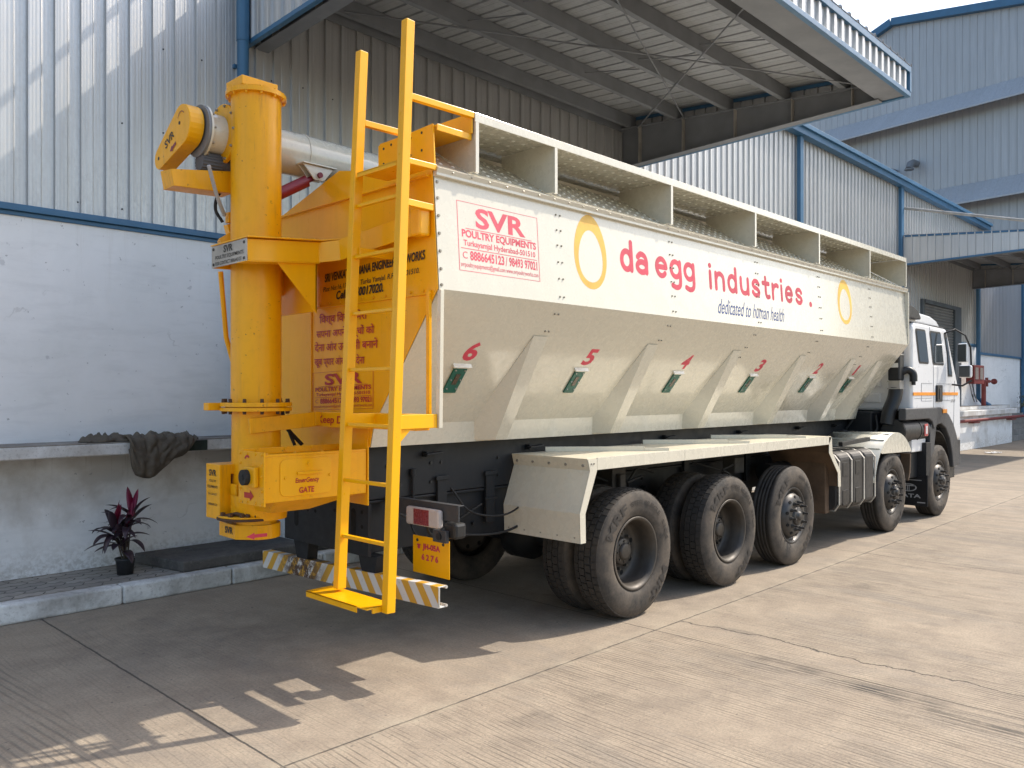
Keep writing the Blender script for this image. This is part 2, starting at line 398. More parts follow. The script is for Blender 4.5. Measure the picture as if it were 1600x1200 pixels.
# ------------------------------------------------------------------ ground, pavement
g = MB(); g.quad((-60, -140, 0), (260, -140, 0), (260, 160, 0), (-60, 160, 0))
struct(g.build("concrete_yard", CONC))
b = MB(); b.box(-12, 24, 7.42, 8.3, .02, .150); struct(b.build("pavement", PAV))
b = MB()
x = -12.3
while x < 24:
    b.box(x+.004, x+.996, 7.27+random.uniform(-.006, .006), 7.42, .0, .158+random.uniform(-.004, .004)); x += 1.0
struct(b.build("kerb", KERB, bevel=.018))

# ------------------------------------------------------------------ corrugated sheet
def corr(mb, o, ud, wd, nd, L, H, pitch=.2, prof=None, h0=0):
    """o origin, ud run direction, wd up direction, nd outward normal"""
    o = Vector(o); ud = Vector(ud).normalized(); wd = Vector(wd).normalized(); nd = Vector(nd).normalized()
    prof = prof or [(0, 0), (.035, 0), (.038, .003), (.044, 0), (.132, 0), (.136, .032), (.160, .032), (.168, 0)]
    pts = []; x = 0
    while x < L:
        for a, d in prof:
            if x+a*pitch/.2 <= L: pts.append((x+a*pitch/.2, d))
        x += pitch
    pts.append((L, 0)); vs = []
    for a, d in pts:
        z1 = H(a) if callable(H) else H; z0 = h0(a) if callable(h0) else h0
        vs += [o+ud*a+nd*d+wd*z0, o+ud*a+nd*d+wd*z1]
    mb.add(vs, [(2*i, 2*i+2, 2*i+3, 2*i+1) for i in range(len(pts)-1)])

W = thing("warehouse", (15, 8.5, 0), "long warehouse with ribbed galvanised cladding over a whitewashed base wall", "warehouse")
WY = 8.27
m = MB(); m.box(-12, 46, WY, WY+.25, -.05, 3.46); m.build("base_wall", WALL, W)
m = MB(); corr(m, (-11.90, WY-.012, 3.50), (1, 0, 0), (0, 0, 1), (0, -1, 0), 43.9, 4.2, .222)
m.box(-12, 32, WY+.01, WY+.2, 3.47, 7.7); m.build("wall_cladding", GALV, W, recalc=False)
m = MB(); corr(m, (32.0, WY-.012, 3.22), (1, 0, 0), (0, 0, 1), (0, -1, 0), 14, 4.4)
m.box(32.0, 46, WY+.01, WY+.2, 3.47, 7.7); m.build("wall_cladding", GALVD, W, recalc=False)
m = MB(); m.box(-12, 31.9, WY-.055, WY+.004, 3.44, 3.50); m.box(-12, 31.9, WY-.02, WY+.004, 3.40, 3.438)
m.box(32, 46, WY-.06, WY+.004, 3.16, 3.24); m.build("sill_trim", BLU, W, .004)
m = MB(); m.box(-12, 33, WY-.22, WY-.03, 7.62, 7.80); m.box(-12, 33, WY-.28, WY-.225, 7.76, 7.86)
m.prism([(-12, WY-.2, 7.84), (-12, WY+6, 8.5), (-12, WY+6, 8.46), (-12, WY-.2, 7.805)], (45, 0, 0)); m.build("eave_gutter", BLU, W, .006)
for q, wd in ((17.82, .16), (24.28, .2), (38.3, .3)):
    m = MB(); m.box(q-wd/2, q+wd/2, WY-.13, WY-.04, .15 if q > 30 else 3.4, 7.62); m.build("post", BLU, W, .006)
m = MB(); m.cyl((4.27, WY-.11, .3), (4.27, WY-.11, 5.58), .062, 18); m.cyl((4.27, WY-.11, 5.58), (4.27, WY-.11, 7.7), .068, 18)
m.box(4.2, 4.34, WY-.05, WY-.01, 5.3, 5.34); m.box(4.2, 4.34, WY-.05, WY-.01, 2.5, 2.54); m.build("downpipe", BLU, W)
m = MB(); m.tube([(31.7, 8.13, 6.9), (31.7, 8.13, 1.62), (31.85, 8.05, 1.5), (32.35, 7.95, 1.36)], .075, 12); m.build("downpipe", BLU, W)
# screws in the sheet
m = MB(); xx = -1.0
while xx < 12:
    for zz in (3.62, 4.45, 5.3, 6.4):
        if random.random() < .8: m.bolt((xx+.06, WY-.012, zz+random.uniform(-.02, .02)), (0, -1, 0), .009, .007)
    xx += .4
m.build("cladding_screw", DRK, W)
# roller door
m = MB(); z = 1.36
while z < 4.50:
    m.prism([(26.2, WY-.045, z), (26.2, WY-.075, z+.03), (26.2, WY-.075, z+.06), (26.2, WY-.045, z+.09)], (2.9, 0, 0)); z += .09
m.build("roller_door", plain("roller_door_grey", (.20, .21, .22), .5), W)
m = MB(); m.box(26.0, 26.2, WY-.12, WY-.03, 1.36, 4.62); m.box(29.1, 29.75, WY-.14, WY-.03, 1.36, 4.62); m.box(26.2, 29.1, WY-.14, WY-.03, 4.5, 4.62)
m.build("door_frame", plain("door_frame_grey", (.09, .11, .13), .5), W, .005)
# loading ledge
m = MB(); m.box(-12, 34.5, 7.80, WY-.004, 1.247, 1.352); m.build("loading_ledge", LEDG, W, .01)
m = MB(); m.box(-12, 34.5, 7.806, WY-.006, 1.352, 1.362); m.build("ledge_top", LEDT, W)
m = MB(); m.box(24.5, 34.0, 7.62, WY-.003, 0, 1.07); m.box(24.4, 34.2, 7.5, 7.798, 1.07, 1.24); m.build("loading_dock", WALL, W, .01)
m = MB(); m.cyl((24.5, 7.44, .93), (40.5, 7.44, .96), .05, 12)
for q in (26.4, 28.6, 33.2): m.box(q, q+.6, 7.44, 7.62, .84, .88)
m.build("dock_rail", REDPIPE, W)
m = MB(); m.box(4.62, 7.6, 7.62, WY-.004, .15, .92); m.build("dock_step", WALL, W, .01)
m = MB(); m.box(3.25, 3.7, 7.79, 7.799, 1.25, 1.35); m.build("mossy_stain", plain("dark_moss", (.03, .045, .035), .9, 0, .3, 30, .6), W)
for i in range(5):
    m = MB(); m.box(34.6, 38.5, 7.75+.1*i, 8.2, i*.2, i*.2+.2)
    m.build("dock_stair", oldconc("stair_concrete", (.3, .29, .27), (.2, .19, .18), (.1, .1, .1)) if i == 0 else bpy.data.materials["stair_concrete"], W, .01)

def canopy(x0, x1, zb, label):
    T = thing("entrance_canopy", ((x0+x1)/2, 6, zb), label, "canopy", "canopies over the warehouse doors")
    y0, y1 = 3.73, 8.262; zt = zb+.11
    rt = lambda y: zb+.86-.081*(8.27-y)
    m = MB(); corr(m, (x0-.03, y1, rt(y1)), (1, 0, 0), (0, -1, -.081), (0, 0, 1), x1-x0+.06, y1-y0+.07, .25)
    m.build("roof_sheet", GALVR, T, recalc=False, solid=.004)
    m = MB(); m.box(x0, x1, y1-.10, y1-.004, rt(y1)-.03, rt(y1)+.09); m.box(x0+.02, x1-.02, y1-.05, y1-.038, rt(y1)-.26, rt(y1)-.03); m.build("added_sun_gap_strip", GIRD, T)  # added strips closing the rib gaps so sunlight does not leak onto the wall
    for k, yy in enumerate((8.02, 7.12, 6.22, 5.32, 4.45)):
        zz = rt(yy)-.008; m = MB()
        m.box(x0+.02, x1-.02, yy, yy+.006, zz-.19, zz); m.box(x0+.02, x1-.02, yy+.006, yy+.07, zz-.19, zz-.18); m.box(x0+.02, x1-.02, yy+.006, yy+.07, zz-.01, zz)
        m.box(x0+.02, x1-.02, yy+.064, yy+.07, zz-.18, zz-.16)
        m.build("purlin", GIRD, T)
    for xx in (x0+.16, x1-.1):
        def zl(y): return zb+(zt-zb)*(y1-y)/(y1-y0)
        m = MB(); ya, yb = y0+.3, y1-.02
        m.prism([(xx-.005, ya, zl(ya)), (xx-.005, yb, zl(yb)), (xx-.005, yb, rt(yb)-.215), (xx-.005, ya, rt(ya)-.215)], (.01, 0, 0))
        m.beam((xx, ya, zl(ya)-.006), (xx, yb, zl(yb)-.006), .17, .012); m.beam((xx, ya, rt(ya)-.209), (xx, yb, rt(yb)-.209), .17, .012)
        m.build("girder", GIRD, T)
        for yy in (7.85, 7.02, 6.12, 5.22, 4.37):
            m = MB(); m.box(xx-.085, xx+.085, yy, yy+.01, zl(yy), rt(yy)-.215); m.build("stiffener", STEELW, T)
    m = MB(); m.box(x0, x1, y0+.01, y0+.34, zt+.0, zt+.012); m.box(x0+.01, x1-.01, y0+.335, y0+.345, zt+.012, zt+.3); m.build("soffit", GIRD, T)
    m = MB(); corr(m, (x0, y0, zt+.04), (1, 0, 0), (0, 0, 1), (0, -1, 0), x1-x0, .32, .2, [(0, 0), (.125, 0), (.13, .03), (.19, .03), (.197, 0)])
    for xx, nx in ((x0, -1), (x1, 1)):
        corr(m, (xx, y1, zb+.03), (0, -1, 0), (0, 0, 1), (nx, 0, 0), y1-y0, lambda a: rt(y1-a)-zb-.04, .2, h0=lambda a: (zt-zb)*min(1, a/(y1-y0)))
    m.build("fascia_sheet", GALV, T, recalc=False, solid=.003)
    m = MB(); m.box(x0-.02, x1+.02, y0-.045, y0+.012, zt-.02, zt+.04); m.build("fascia_trim", BLU, T, .004)
    m = MB(); m.box(x0-.02, x1+.02, y0-.05, y0+.012, zt+.29, zt+.372); m.build("fascia_trim", BLU, T, .004)
    for xx in (x0, x1):
        m = MB(); m.beam((xx, y0, zt+.01), (xx, y1, zb+.01), .06, .05); m.beam((xx, y0, zt+.35), (xx, y1, rt(y1)-.03), .05, .05); m.box(xx-.03, xx+.03, y0-.05, y0+.05, zt+.04, zt+.29)
        m.build("end_trim", BLU, T, .003)
    m = MB(); z0_, z1_ = rt(7.9)-.23, rt(4.2)-.2
    m.cyl((x0+.2, 7.9, z0_), ((x0+x1)/2, 4.1, z1_), .011, 6); m.cyl(((x0+x1)/2, 4.1, z1_), (x1-.15, 7.9, z0_), .011, 6)
    m.cyl((x0+.2, 4.2, z1_), (x1-.15, 7.0, rt(7)-.22), .011, 6); m.cyl((x0+1, 7.9, z0_), (x1-.15, 4.2, z1_), .011, 6)
    build_each(m, "bracing_rod", GIRD, T)
    m = MB()
    for xx in (x0+2.2, x0+4.4):
        for a, b_ in ((7.2, 6.25), (6.3, 5.35), (5.4, 4.48)): m.cyl((xx, a, rt(a)-.12), (xx+.25, b_, rt(b_)-.17), .008, 6)
    build_each(m, "sag_rod", GIRD, T)
    for xx in (x0+.1, x1-.1):
        m = MB(); m.cyl((xx, WY-.02, zb+1.66), (xx, 4.3, rt(4.3)+.08), .038, 12); m.build("stay_pipe", STEELW, T)
    return T
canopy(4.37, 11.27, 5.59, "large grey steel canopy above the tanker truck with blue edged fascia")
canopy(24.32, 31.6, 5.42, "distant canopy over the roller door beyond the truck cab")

# ------------------------------------------------------------------ far factory block (turned about 8 degrees)
FB = thing("factory_block", (51, 14, 0), "tall blue grey gabled factory block rising behind the warehouse", "factory")
fo = Vector((50.246, 10.705, 0)); fd = Vector((.143, .99, 0)).normalized(); fn = Vector((-.99, .143, 0)).normalized()
def ftop(a):      # a = metres towards +Y from s = -22
    s_ = a-22
    return 22.67+.194*s_ if s_ < 7.1 else 24.05-.33*(s_-7.1)
m = MB(); corr(m, fo-fd*22, fd, (0, 0, 1), fn, 60, ftop, .4, [(0, 0), (.16, 0), (.168, .03), (.186, .03), (.194, 0)])
m.build("gable_cladding", GALVD, FB, recalc=False)
m = MB(); P0 = fo-fd*22
pp = [P0+Vector((0, 0, 0)), P0+fd*60, P0+fd*60+Vector((0, 0, ftop(60)-.05)), P0+fd*29.1+Vector((0, 0, 24.0)), P0+Vector((0, 0, ftop(0)-.05))]
m.prism([q-fn*.06 for q in pp], -fn*30); m.build("side_cladding", GALVD, FB)
m = MB(); up = Vector((0, 0, 1))
m.beam(P0+up*ftop(0)+fn*.1, P0+fd*29.1+up*24.05+fn*.1, .5, .42); m.beam(P0+fd*29.1+up*24.05+fn*.1, P0+fd*60+up*ftop(60)+fn*.1, .5, .42)
m.build("eave_trim", BLU, FB)
for z1, z0, pr in ((18.66, 17.5, .9), (13.5, 12.3, .9), (8.4, 7.2, .9)):
    m = MB(); q0 = P0+fn*.05
    n_ = 150
    vs = []
    for i in range(n_+1):
        for dz, dp in ((z1, .0), (z0, pr)): vs.append(q0+fd*(i*.4)+fn*dp+up*dz)
        if i < n_:
            for dz, dp in ((z1, .03), (z0, pr+.03)): vs.append(q0+fd*(i*.4+.36)+fn*dp+up*dz)
    k = len(vs)//2
    m.add(vs, [(2*i, 2*i+2, 2*i+3, 2*i+1) for i in range(k-1)])
    m.beam(q0+fn*(pr)+up*z0, q0+fn*pr+fd*60+up*z0, .05, .09); m.build("louvre_skirt", GALVD, FB, recalc=False)
for s_, z in ((7.0, 15.0), (5.7, 15.25)):
    c = fo+fd*s_+up*z; m = MB(); pts = [c+fn*.02, c+fn*.45, c+fn*.75-up*.12, c+fn*.9-up*.42]
    m.tube(pts, .2, 16); m.cyl(pts[-1], pts[-1]-up*.08, .26, 16); m.build("cowl_vent", GIRD, FB)

# ------------------------------------------------------------------ small things by the walls
T = thing("floor_slab", (4.2, 7.7, .15), "dark damp concrete slab lying on the pavement under the yellow chute", "slab")
m = MB(); m.prism([(3.16, 8.22, .152), (3.30, 7.44, .152), (5.4, 7.46, .152), (5.4, 8.22, .152)], (0, 0, .095)); m.build("slab_body", SLAB, T, .012)
m = MB(); m.tube([(3.52, 7.9, .25), (3.53, 7.9, .268), (3.60, 7.92, .268), (3.61, 7.92, .25)], .003, 6); m.build("lifting_handle", GIRD, T)
# plant
PX, PY, PZ = 2.91, 7.78, .15
PL_ = thing("potted_plant", (PX, PY, PZ), "red and purple leaved cordyline in a small dark plastic pot by the wall", "plant")
m = MB(); m.lathe([(0, 0), (0, .068), (.13, .082), (.135, .09), (.15, .09), (.15, .08), (.135, .076), (.13, 0)], (PX, PY, PZ), 'Z', 28); m.build("pot", plain("pot_plastic", (.03, .032, .036), .5), PL_)
m = MB(); m.lathe([(.128, 0), (.128, .074)], (PX, PY, PZ), 'Z', 20); m.build("soil", plain("soil", (.05, .035, .02), .95, 0, .5), PL_)
LM1 = plain("purple_leaf", (.048, .028, .038), .4, 0, .1, 12, .5); LM2 = plain("red_leaf", (.22, .010, .045), .4, 0, .1, 12, .4)
stems = [((.0, .0), (.02, -.01, .42)), ((.02, .01), (.07, .02, .52)), ((-.02, 0), (-.10, .0, .40)), ((-.01, -.02), (-.05, -.02, .33))]
for (sx, sy), top_ in stems:
    m = MB(); a = Vector((PX+sx, PY+sy, PZ+.12)); b_ = Vector((PX+top_[0], PY+top_[1], PZ+top_[2]))
    m.tube([a, a.lerp(b_, .5)+Vector((0, 0, .02)), b_], [.008, .007, .007], 8); m.build("stem", plain("stem_brown", (.09, .075, .055), .8) if 'stem_brown' not in bpy.data.materials else bpy.data.materials['stem_brown'], PL_)
def leaf(base, az, lift, L, wd, droop, mat):
    m = MB(); n_ = 9; d = Vector((math.cos(az), math.sin(az), 0)); sd_ = Vector((-math.sin(az), math.cos(az), 0)); vs = []
    for i in range(n_+1):
        t_ = i/n_; ang = lift-droop*t_; 
        if i == 0: p = Vector(base)
        else: p = p+(d*math.cos(ang)+Vector((0, 0, 1))*math.sin(ang))*(L/n_)
        w_ = wd*(math.sin(math.pi*min(1, t_*.93+.07))**.75)*(.5 if t_ < .12 else 1); fold = Vector((0, 0, 1))*w_*.35
        vs += [p-sd_*w_+fold, p, p+sd_*w_+fold]
    fs = []
    for i in range(n_):
        for j in (0, 1): fs.append((3*i+j, 3*i+j+1, 3*i+3+j+1, 3*i+3+j))
    m.add(vs, fs, True); m.build("leaf", mat, PL_, recalc=False, solid=.0015)
for (s0, tp) in stems:
    for k in range(13):
        az = k*2.4+random.uniform(-.3, .3)+tp[0]*9; hgt = tp[2]-.17*random.random()*(k/12)
        base = (PX+tp[0]*(hgt/tp[2]), PY+tp[1], PZ+hgt)
        red = tp[2] > .39 and k in (0, 3, 8)
        lift = R(80)-k*R(5.5) if not red else R(random.uniform(72, 88))
        leaf(base, az, lift, random.uniform(.2, .32), random.uniform(.026, .042), R(random.uniform(30, 120)) if not red else R(8), LM2 if red else LM1)
# draped cloth
def cloth():
    m = MB(); nu, nv = 64, 44; vs = []
    kx = [2.93, 2.95, 2.99, 3.09, 3.16, 3.25, 3.34, 3.43, 3.50, 3.55]; kz = [1.30, 1.14, 1.06, 1.02, 1.035, 1.11, 1.19, 1.215, 1.28, 1.37]
    def zb_(x):
        for a in range(9):
            if x <= kx[a+1]: q = (x-kx[a])/(kx[a+1]-kx[a]); return kz[a]+(kz[a+1]-kz[a])*q
        return kz[-1]
    for i in range(nu+1):
        u = i/nu; X = 2.93+u*.62; hang = 1.40-zb_(X)
        for j in range(nv+1):
            v = j/nv; L = .36+hang; s_ = v*L
            f1 = .010*math.sin(u*26+v*7+3*noise.noise(Vector((u*3, v*3, 2))))+.05*noise.noise(Vector((u*4.5, v*5, 1)))+.022*noise.noise(Vector((u*13, v*11, 4)))
            rg = .018*abs(math.sin(u*19+v*3))*(1-abs(2*v-1))
            if s_ < .36: y = 8.12-s_*.98; z = 1.372+abs(f1)*1.3+.012+rg
            else:
                q = (s_-.36)/(hang+.001); y = 7.765-.025-.05*math.sin(math.pi*min(1, q*.9))**.8*min(1, hang/.2)-abs(f1)*.9-rg; z = 1.395-hang*q
                if q > .97: y += .03
            vs.append((X+f1*.3*(.3+.7*v), y, z+f1*.12))
    m.add(vs, [(i*(nv+1)+j, (i+1)*(nv+1)+j, (i+1)*(nv+1)+j+1, i*(nv+1)+j+1) for i in range(nu) for j in range(nv)], True)
    # crumpled tail lying on the ledge
    nu, nv = 26, 16; vs = []
    for i in range(nu+1):
        for j in range(nv+1):
            u, v = i/nu, j/nv; e = math.sin(math.pi*u)**.6*math.sin(math.pi*v)**.6
            h = e*(.035+.05*noise.noise(Vector((u*7, v*4, 3)))+.03*math.sin(u*20+v*5)**2)
            vs.append((2.60+u*.42+.03*math.sin(v*9), 7.84+v*.25+.02*math.sin(u*13), 1.366+max(0, h*1.15)))
    m.add(vs, [(i*(nv+1)+j, (i+1)*(nv+1)+j, (i+1)*(nv+1)+j+1, i*(nv+1)+j+1) for i in range(nu) for j in range(nv)], True)
    return m.build("draped_cloth", CLTH, None, recalc=False, solid=.006)
tag(cloth(), "crumpled grey brown sackcloth hanging over the white ledge", "cloth")
# hydrant and box on the far dock
T = thing("fire_hydrant_pipe", (31.44, 7.9, 1.24), "red standpipe with valve standing on the far dock beside the blue downpipe", "standpipe")
m = MB(); m.cyl((31.44, 7.9, 1.36), (31.44, 7.9, 2.18), .075, 12); m.build("riser", REDPIPE, T)
m = MB(); m.cyl((31.1, 7.95, 2.2), (31.95, 7.85, 2.2), .055, 12); m.cyl((31.7, 7.87, 2.02), (31.7, 7.87, 2.33), .05, 10); m.lathe([(-.02, 0), (-.02, .10), (.02, .10), (.02, 0)], (32.35, 7.8, 2.2), 'X', 16); m.cyl((31.9, 7.86, 2.2), (32.35, 7.8, 2.2), .022, 8); m.build("valve", REDPIPE, T)
T = thing("hose_cabinet", (30.3, 7.9, 2.1), "dark red fire hose cabinet fixed in front of the far blue downpipe", "hose cabinet")
m = MB(); m.box(29.75, 30.9, 7.75, 8.0, 2.1, 2.72); m.build("cabinet_box", REDPIPE, T, .01)
for q in (29.85, 30.4): m = MB(); m.box(q, q+.35, 7.735, 7.748, 2.25, 2.64); m.build("door_pane", plain("pane_pale", (.32, .27, .24), .3), T)
m = MB()
for q in (29.8, 30.1): m.tube([(q, 7.9, 2.1), (q+.1, 7.85, 1.7), (q+.35, 7.85, 1.5), (q+.5, 7.95, 1.75)], .012, 6)
m.build("cable", DRK, T)
T = thing("wild_shrub", (37.2, 8.0, 1.25), "thin leafy shrub growing on top of the far dock by the post", "shrub")
m = MB()
for k in range(7):
    a = random.uniform(0, 6.28); L = random.uniform(.4, 1.0); m.tube([(37.2, 8.0, 1.2), (37.2+math.cos(a)*L*.4, 8-abs(math.sin(a))*L*.3, 1.2+L*.6), (37.2+math.cos(a)*L, 8-abs(math.sin(a))*L*.6, 1.2+L*.9)], .01, 5)
m.build("stem", bpy.data.materials['stem_brown'], T)
m = MB()
for k in range(260):
    a = random.uniform(0, 6.28); L = random.random()**.6; c = Vector((37.2+math.cos(a)*L*.75, 8-abs(math.sin(a))*L*.5, 1.25+random.random()*.8*L+.05)); e = Vector((random.uniform(-1,1), random.uniform(-1,1), random.uniform(-1,1))).normalized(); f_ = e.orthogonal().normalized()
    m.quad(c, c+e*.04+f_*.02, c+e*.09, c+e*.04-f_*.02)
m.build("foliage", plain("shrub_leaf", (.09, .11, .05), .6), T, recalc=False)
for k, (lx, ly) in enumerate(((27.3, 6.6), (27.6, 6.5))):
    m = MB(); n_ = 6
    vs = [(lx+i*.05, ly+j*.05, .01+.05*abs(noise.noise(Vector((i*1.3+k*9, j*1.7, 0))))) for i in range(n_) for j in range(n_)]
    m.add(vs, [(i*n_+j, i*n_+n_+j, i*n_+n_+j+1, i*n_+j+1) for i in range(n_-1) for j in range(n_-1)])
    tag(m.build("paper_scrap", plain("paper_white", (.7, .7, .7), .8), None, recalc=False, solid=.003),
        ["crumpled white scrap on the yard before the far dock, nearer the truck", "crumpled white scrap on the yard before the far dock, farther from the truck"][k], "litter", "paper scraps on the yard")

# ================================================================== THE TRUCK
CY = 5.09
TR = thing("bulk_feed_truck", (7.4, CY, 0), "cream bulk feed truck with yellow rear auger and ladder, white cab, parked beside the warehouse", "truck")
def far(y): return 2*CY-y
def SY(z): return 3.8+.05*(z-2.455)/.735
def sp(x, z, lift=.0035): return Vector((x, SY(z)-lift, z))
# ---- hopper
XA, XB = 3.275, 11.53
m = MB()
def side(f):
    pr = [(f(3.85), 3.19), (f(3.80), 2.455), (f(4.46), 1.604), (f(4.50), 1.452), (f(4.62), 1.452)]
    m.add([(X, y, z) for X in (XA, XB) for y, z in pr], [(i, i+1, i+6, i+5) for i in range(4)])
side(lambda y: y); side(far)
m.quad(*[(XB, y, z) for y, z in ((3.85, 3.19), (3.80, 2.455), (4.46, 1.604), (4.5, 1.452), (5.68, 1.452), (5.72, 1.604), (6.38, 2.455), (6.33, 3.19))])
fl = [(3.83, 3.205), (4.32, 3.505), (4.42, 3.505), (5.62, 3.13), (6.33, 3.12)]
m.add([(X, y, z) for X in (3.57, XB) for y, z in fl], [(i, i+1, i+6, i+5) for i in range(4)]); m.quad((XA+.01, 3.83, 3.205), (3.57, 3.83, 3.205), (3.57, 4.20, 3.431), (XA+.01, 4.20, 3.431))
HOP = m.build("hopper_body", CRM, TR, recalc=False, solid=.006)
m = MB(); m.prism([(XA-.005, 3.858, 3.15), (XA-.005, 3.815, 3.155), (XA-.005, 3.815, 3.172), (XA-.005, 3.80, 3.20), (XA-.005, 3.83, 3.218)], (XB-XA+.03, 0, 0))
m.build("eave_flange", CRM, HOP, .002)
m = MB(); m.beam((XA+.012, 3.797, 2.45), (XA+.012, 3.812, 1.60), .032, .03); m.box(XB-.02, XB+.012, 3.79, 3.85, 2.46, 3.16); build_each(m, "corner_post", CRM, HOP, .003)
# seams and bolts
m = MB(); sl = Vector((0, .612, -.79)); sn = Vector((0, -.79, -.612))
def bumpb(p, n=(0, -1, 0), r=.0075): m.bolt(p, n, r, .007)
for sx in (4.43, 5.88, 7.38, 8.80, 10.27):
    for z in (3.09, 2.98, 2.87, 2.75, 2.63, 2.50):
        bumpb(sp(sx-.022, z)); bumpb(sp(sx+.022, z))
    for k in (.09, .24, .36):
        c = Vector((sx, 3.8, 2.455))+sl*k+sn*.003; bumpb(c-Vector((.02, 0, 0)), sn); bumpb(c+Vector((.02, 0, 0)), sn)
for z in (3.12, 3.02, 2.91, 2.80, 2.69, 2.58, 2.48):
    bumpb(sp(XA+.02, z), r=.011); bumpb(sp(XB-.02, z))
xx = XA+.12
while xx < XB: m.bolt((xx, 3.808, 3.187), (0, -.88, .47), .008, .006); xx += .16
m.build("bolt", plain("zinc_bolt", (.30, .28, .24), .45, .5), HOP)
m = MB()
for sx in (4.43, 5.88, 7.38, 8.80, 10.27): m.quad(sp(sx-.0025, 2.46, .0025), sp(sx+.0025, 2.46, .0025), sp(sx+.0025, 3.15, .0025), sp(sx-.0025, 3.15, .0025))
m.build("panel_seam", plain("seam_sealant", (.38, .36, .30), .7), HOP, recalc=False)  # narrow seam lines in a darker cream than the panels
# ribs
for rx in (4.39, 5.81, 7.25, 8.72, 10.12, 10.98):
    for f in (lambda y: y, far):
        m = MB()
        T0, T1 = (rx-.075, f(3.965), 2.225), (rx+.075, f(3.965), 2.225)
        B0, B1 = (rx-.055, f(4.38), 1.462), (rx+.065, f(4.38), 1.462)
        S0, S1 = (rx-.21, f(4.461), 1.603), (rx+.17, f(4.461), 1.603)
        G0, G1 = (rx-.17, f(4.502), 1.462), (rx+.16, f(4.502), 1.462)
        U0, U1 = (rx-.08, f(4.02), 2.19), (rx+.08, f(4.02), 2.19)
        m.quad(T0, T1, B1, B0); m.quad(T0, B0, S0, U0); m.quad(T1, U1, S1, B1); m.quad(B0, G0, S0); m.quad(B1, S1, G1); m.quad(T0, U0, U1, T1)
        m.build("rib", CRM, HOP, .004)
# inspection covers and compartment numbers
def slp(x, z, lift=0):
    k = (2.455-z)/.775; return Vector((x, 3.8+.6*k, z))+sn*lift
for n_, sx in (("6", 3.775), ("5", 5.06), ("4", 6.47), ("3", 7.90), ("2", 9.32), ("1", 10.47)):
    m = MB()
    a, b_, c, d = slp(sx-.06, 1.825, .004), slp(sx+.06, 1.825, .004), slp(sx+.06, 1.992, .004), slp(sx-.06, 1.992, .004)
    m.prism([a, b_, c, d], sn*.012); cv = m.build("inspection_cover", GRN, HOP, .002)
    m = MB()
    for px_ in (-.042, .042):
        for pz in (1.855, 1.915, 1.98): m.bolt(slp(sx+px_, pz, .016), sn, .007, .006)
    m.build("cover_bolt", SILV, cv)
    m = MB(); m.prism([slp(sx-.02, 1.885, .0165), slp(sx+.02, 1.885, .0165), slp(sx+.02, 1.955, .0165), slp(sx-.02, 1.955, .0165)], sn*.003)
    m.build("sight_glass", plain("sight_glass_brown", (.10, .07, .045), .25) if "sight_glass_brown" not in bpy.data.materials else bpy.data.materials["sight_glass_brown"], cv)
    m = MB(); a = slp(sx-.085, 2.0, 0); m.prism([a, slp(sx-.085, 2.0, .03), slp(sx-.085, 2.008, .03), slp(sx-.085, 2.018, 0)], (.17, 0, 0)); m.build("rain_lip", CRM, HOP, .002)
    m = MB(); wd = .06 if n_ == "1" else .125
    write(m, n_, lambda u, v, sx=sx, wd=wd: slp(sx-.03+u*wd+(v-.5)*.02, 2.038+v*.125, .003), .035)
    m.build("compartment_number", REDP, HOP, recalc=False)
# ---- hood along the top
m = MB(); m.box(3.565, 11.42, 3.795, 4.48, 3.585, 3.60); m.box(3.565, 11.42, 3.785, 3.797, 3.545, 3.602); m.box(3.565, 11.42, 4.46, 4.48, 3.54, 3.585)

HD = m.build("top_hood", CRM, TR, .002)
for k, dx in enumerate((3.575, 4.34, 5.81, 7.26, 8.70, 10.145, 11.405)):
    m = MB(); m.prism([(dx, 3.80, 3.232), (dx, 3.80, 3.583), (dx, 4.32, 3.583), (dx, 4.32, 3.515), (dx, 3.86, 3.232)], (.006, 0, 0)); m.box(dx-.006, dx+.022, 3.783, 3.80, 3.222, 3.544); m.build("hood_divider", CRM, HD)
m = MB(); m.box(3.6, 11.4, 4.36, 4.375, 3.525, 3.55); m.build("slide_rail", CRM, HD)
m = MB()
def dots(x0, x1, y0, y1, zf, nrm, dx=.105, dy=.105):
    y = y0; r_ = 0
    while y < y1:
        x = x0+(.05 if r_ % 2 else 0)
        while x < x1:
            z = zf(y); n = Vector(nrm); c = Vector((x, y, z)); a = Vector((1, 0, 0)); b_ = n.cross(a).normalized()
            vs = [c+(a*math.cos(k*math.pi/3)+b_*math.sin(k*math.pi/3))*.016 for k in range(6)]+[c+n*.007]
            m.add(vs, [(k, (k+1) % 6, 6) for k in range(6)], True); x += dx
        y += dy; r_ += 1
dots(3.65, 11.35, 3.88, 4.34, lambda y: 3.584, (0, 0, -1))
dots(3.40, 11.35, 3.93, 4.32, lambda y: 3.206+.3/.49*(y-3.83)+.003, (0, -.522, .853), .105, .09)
m.build("punched_pattern", plain("punched_glint_paint", (.95, .92, .80), .3, 0, 0), HD)  # dimples coloured brighter than the hood, painting in the light they catch
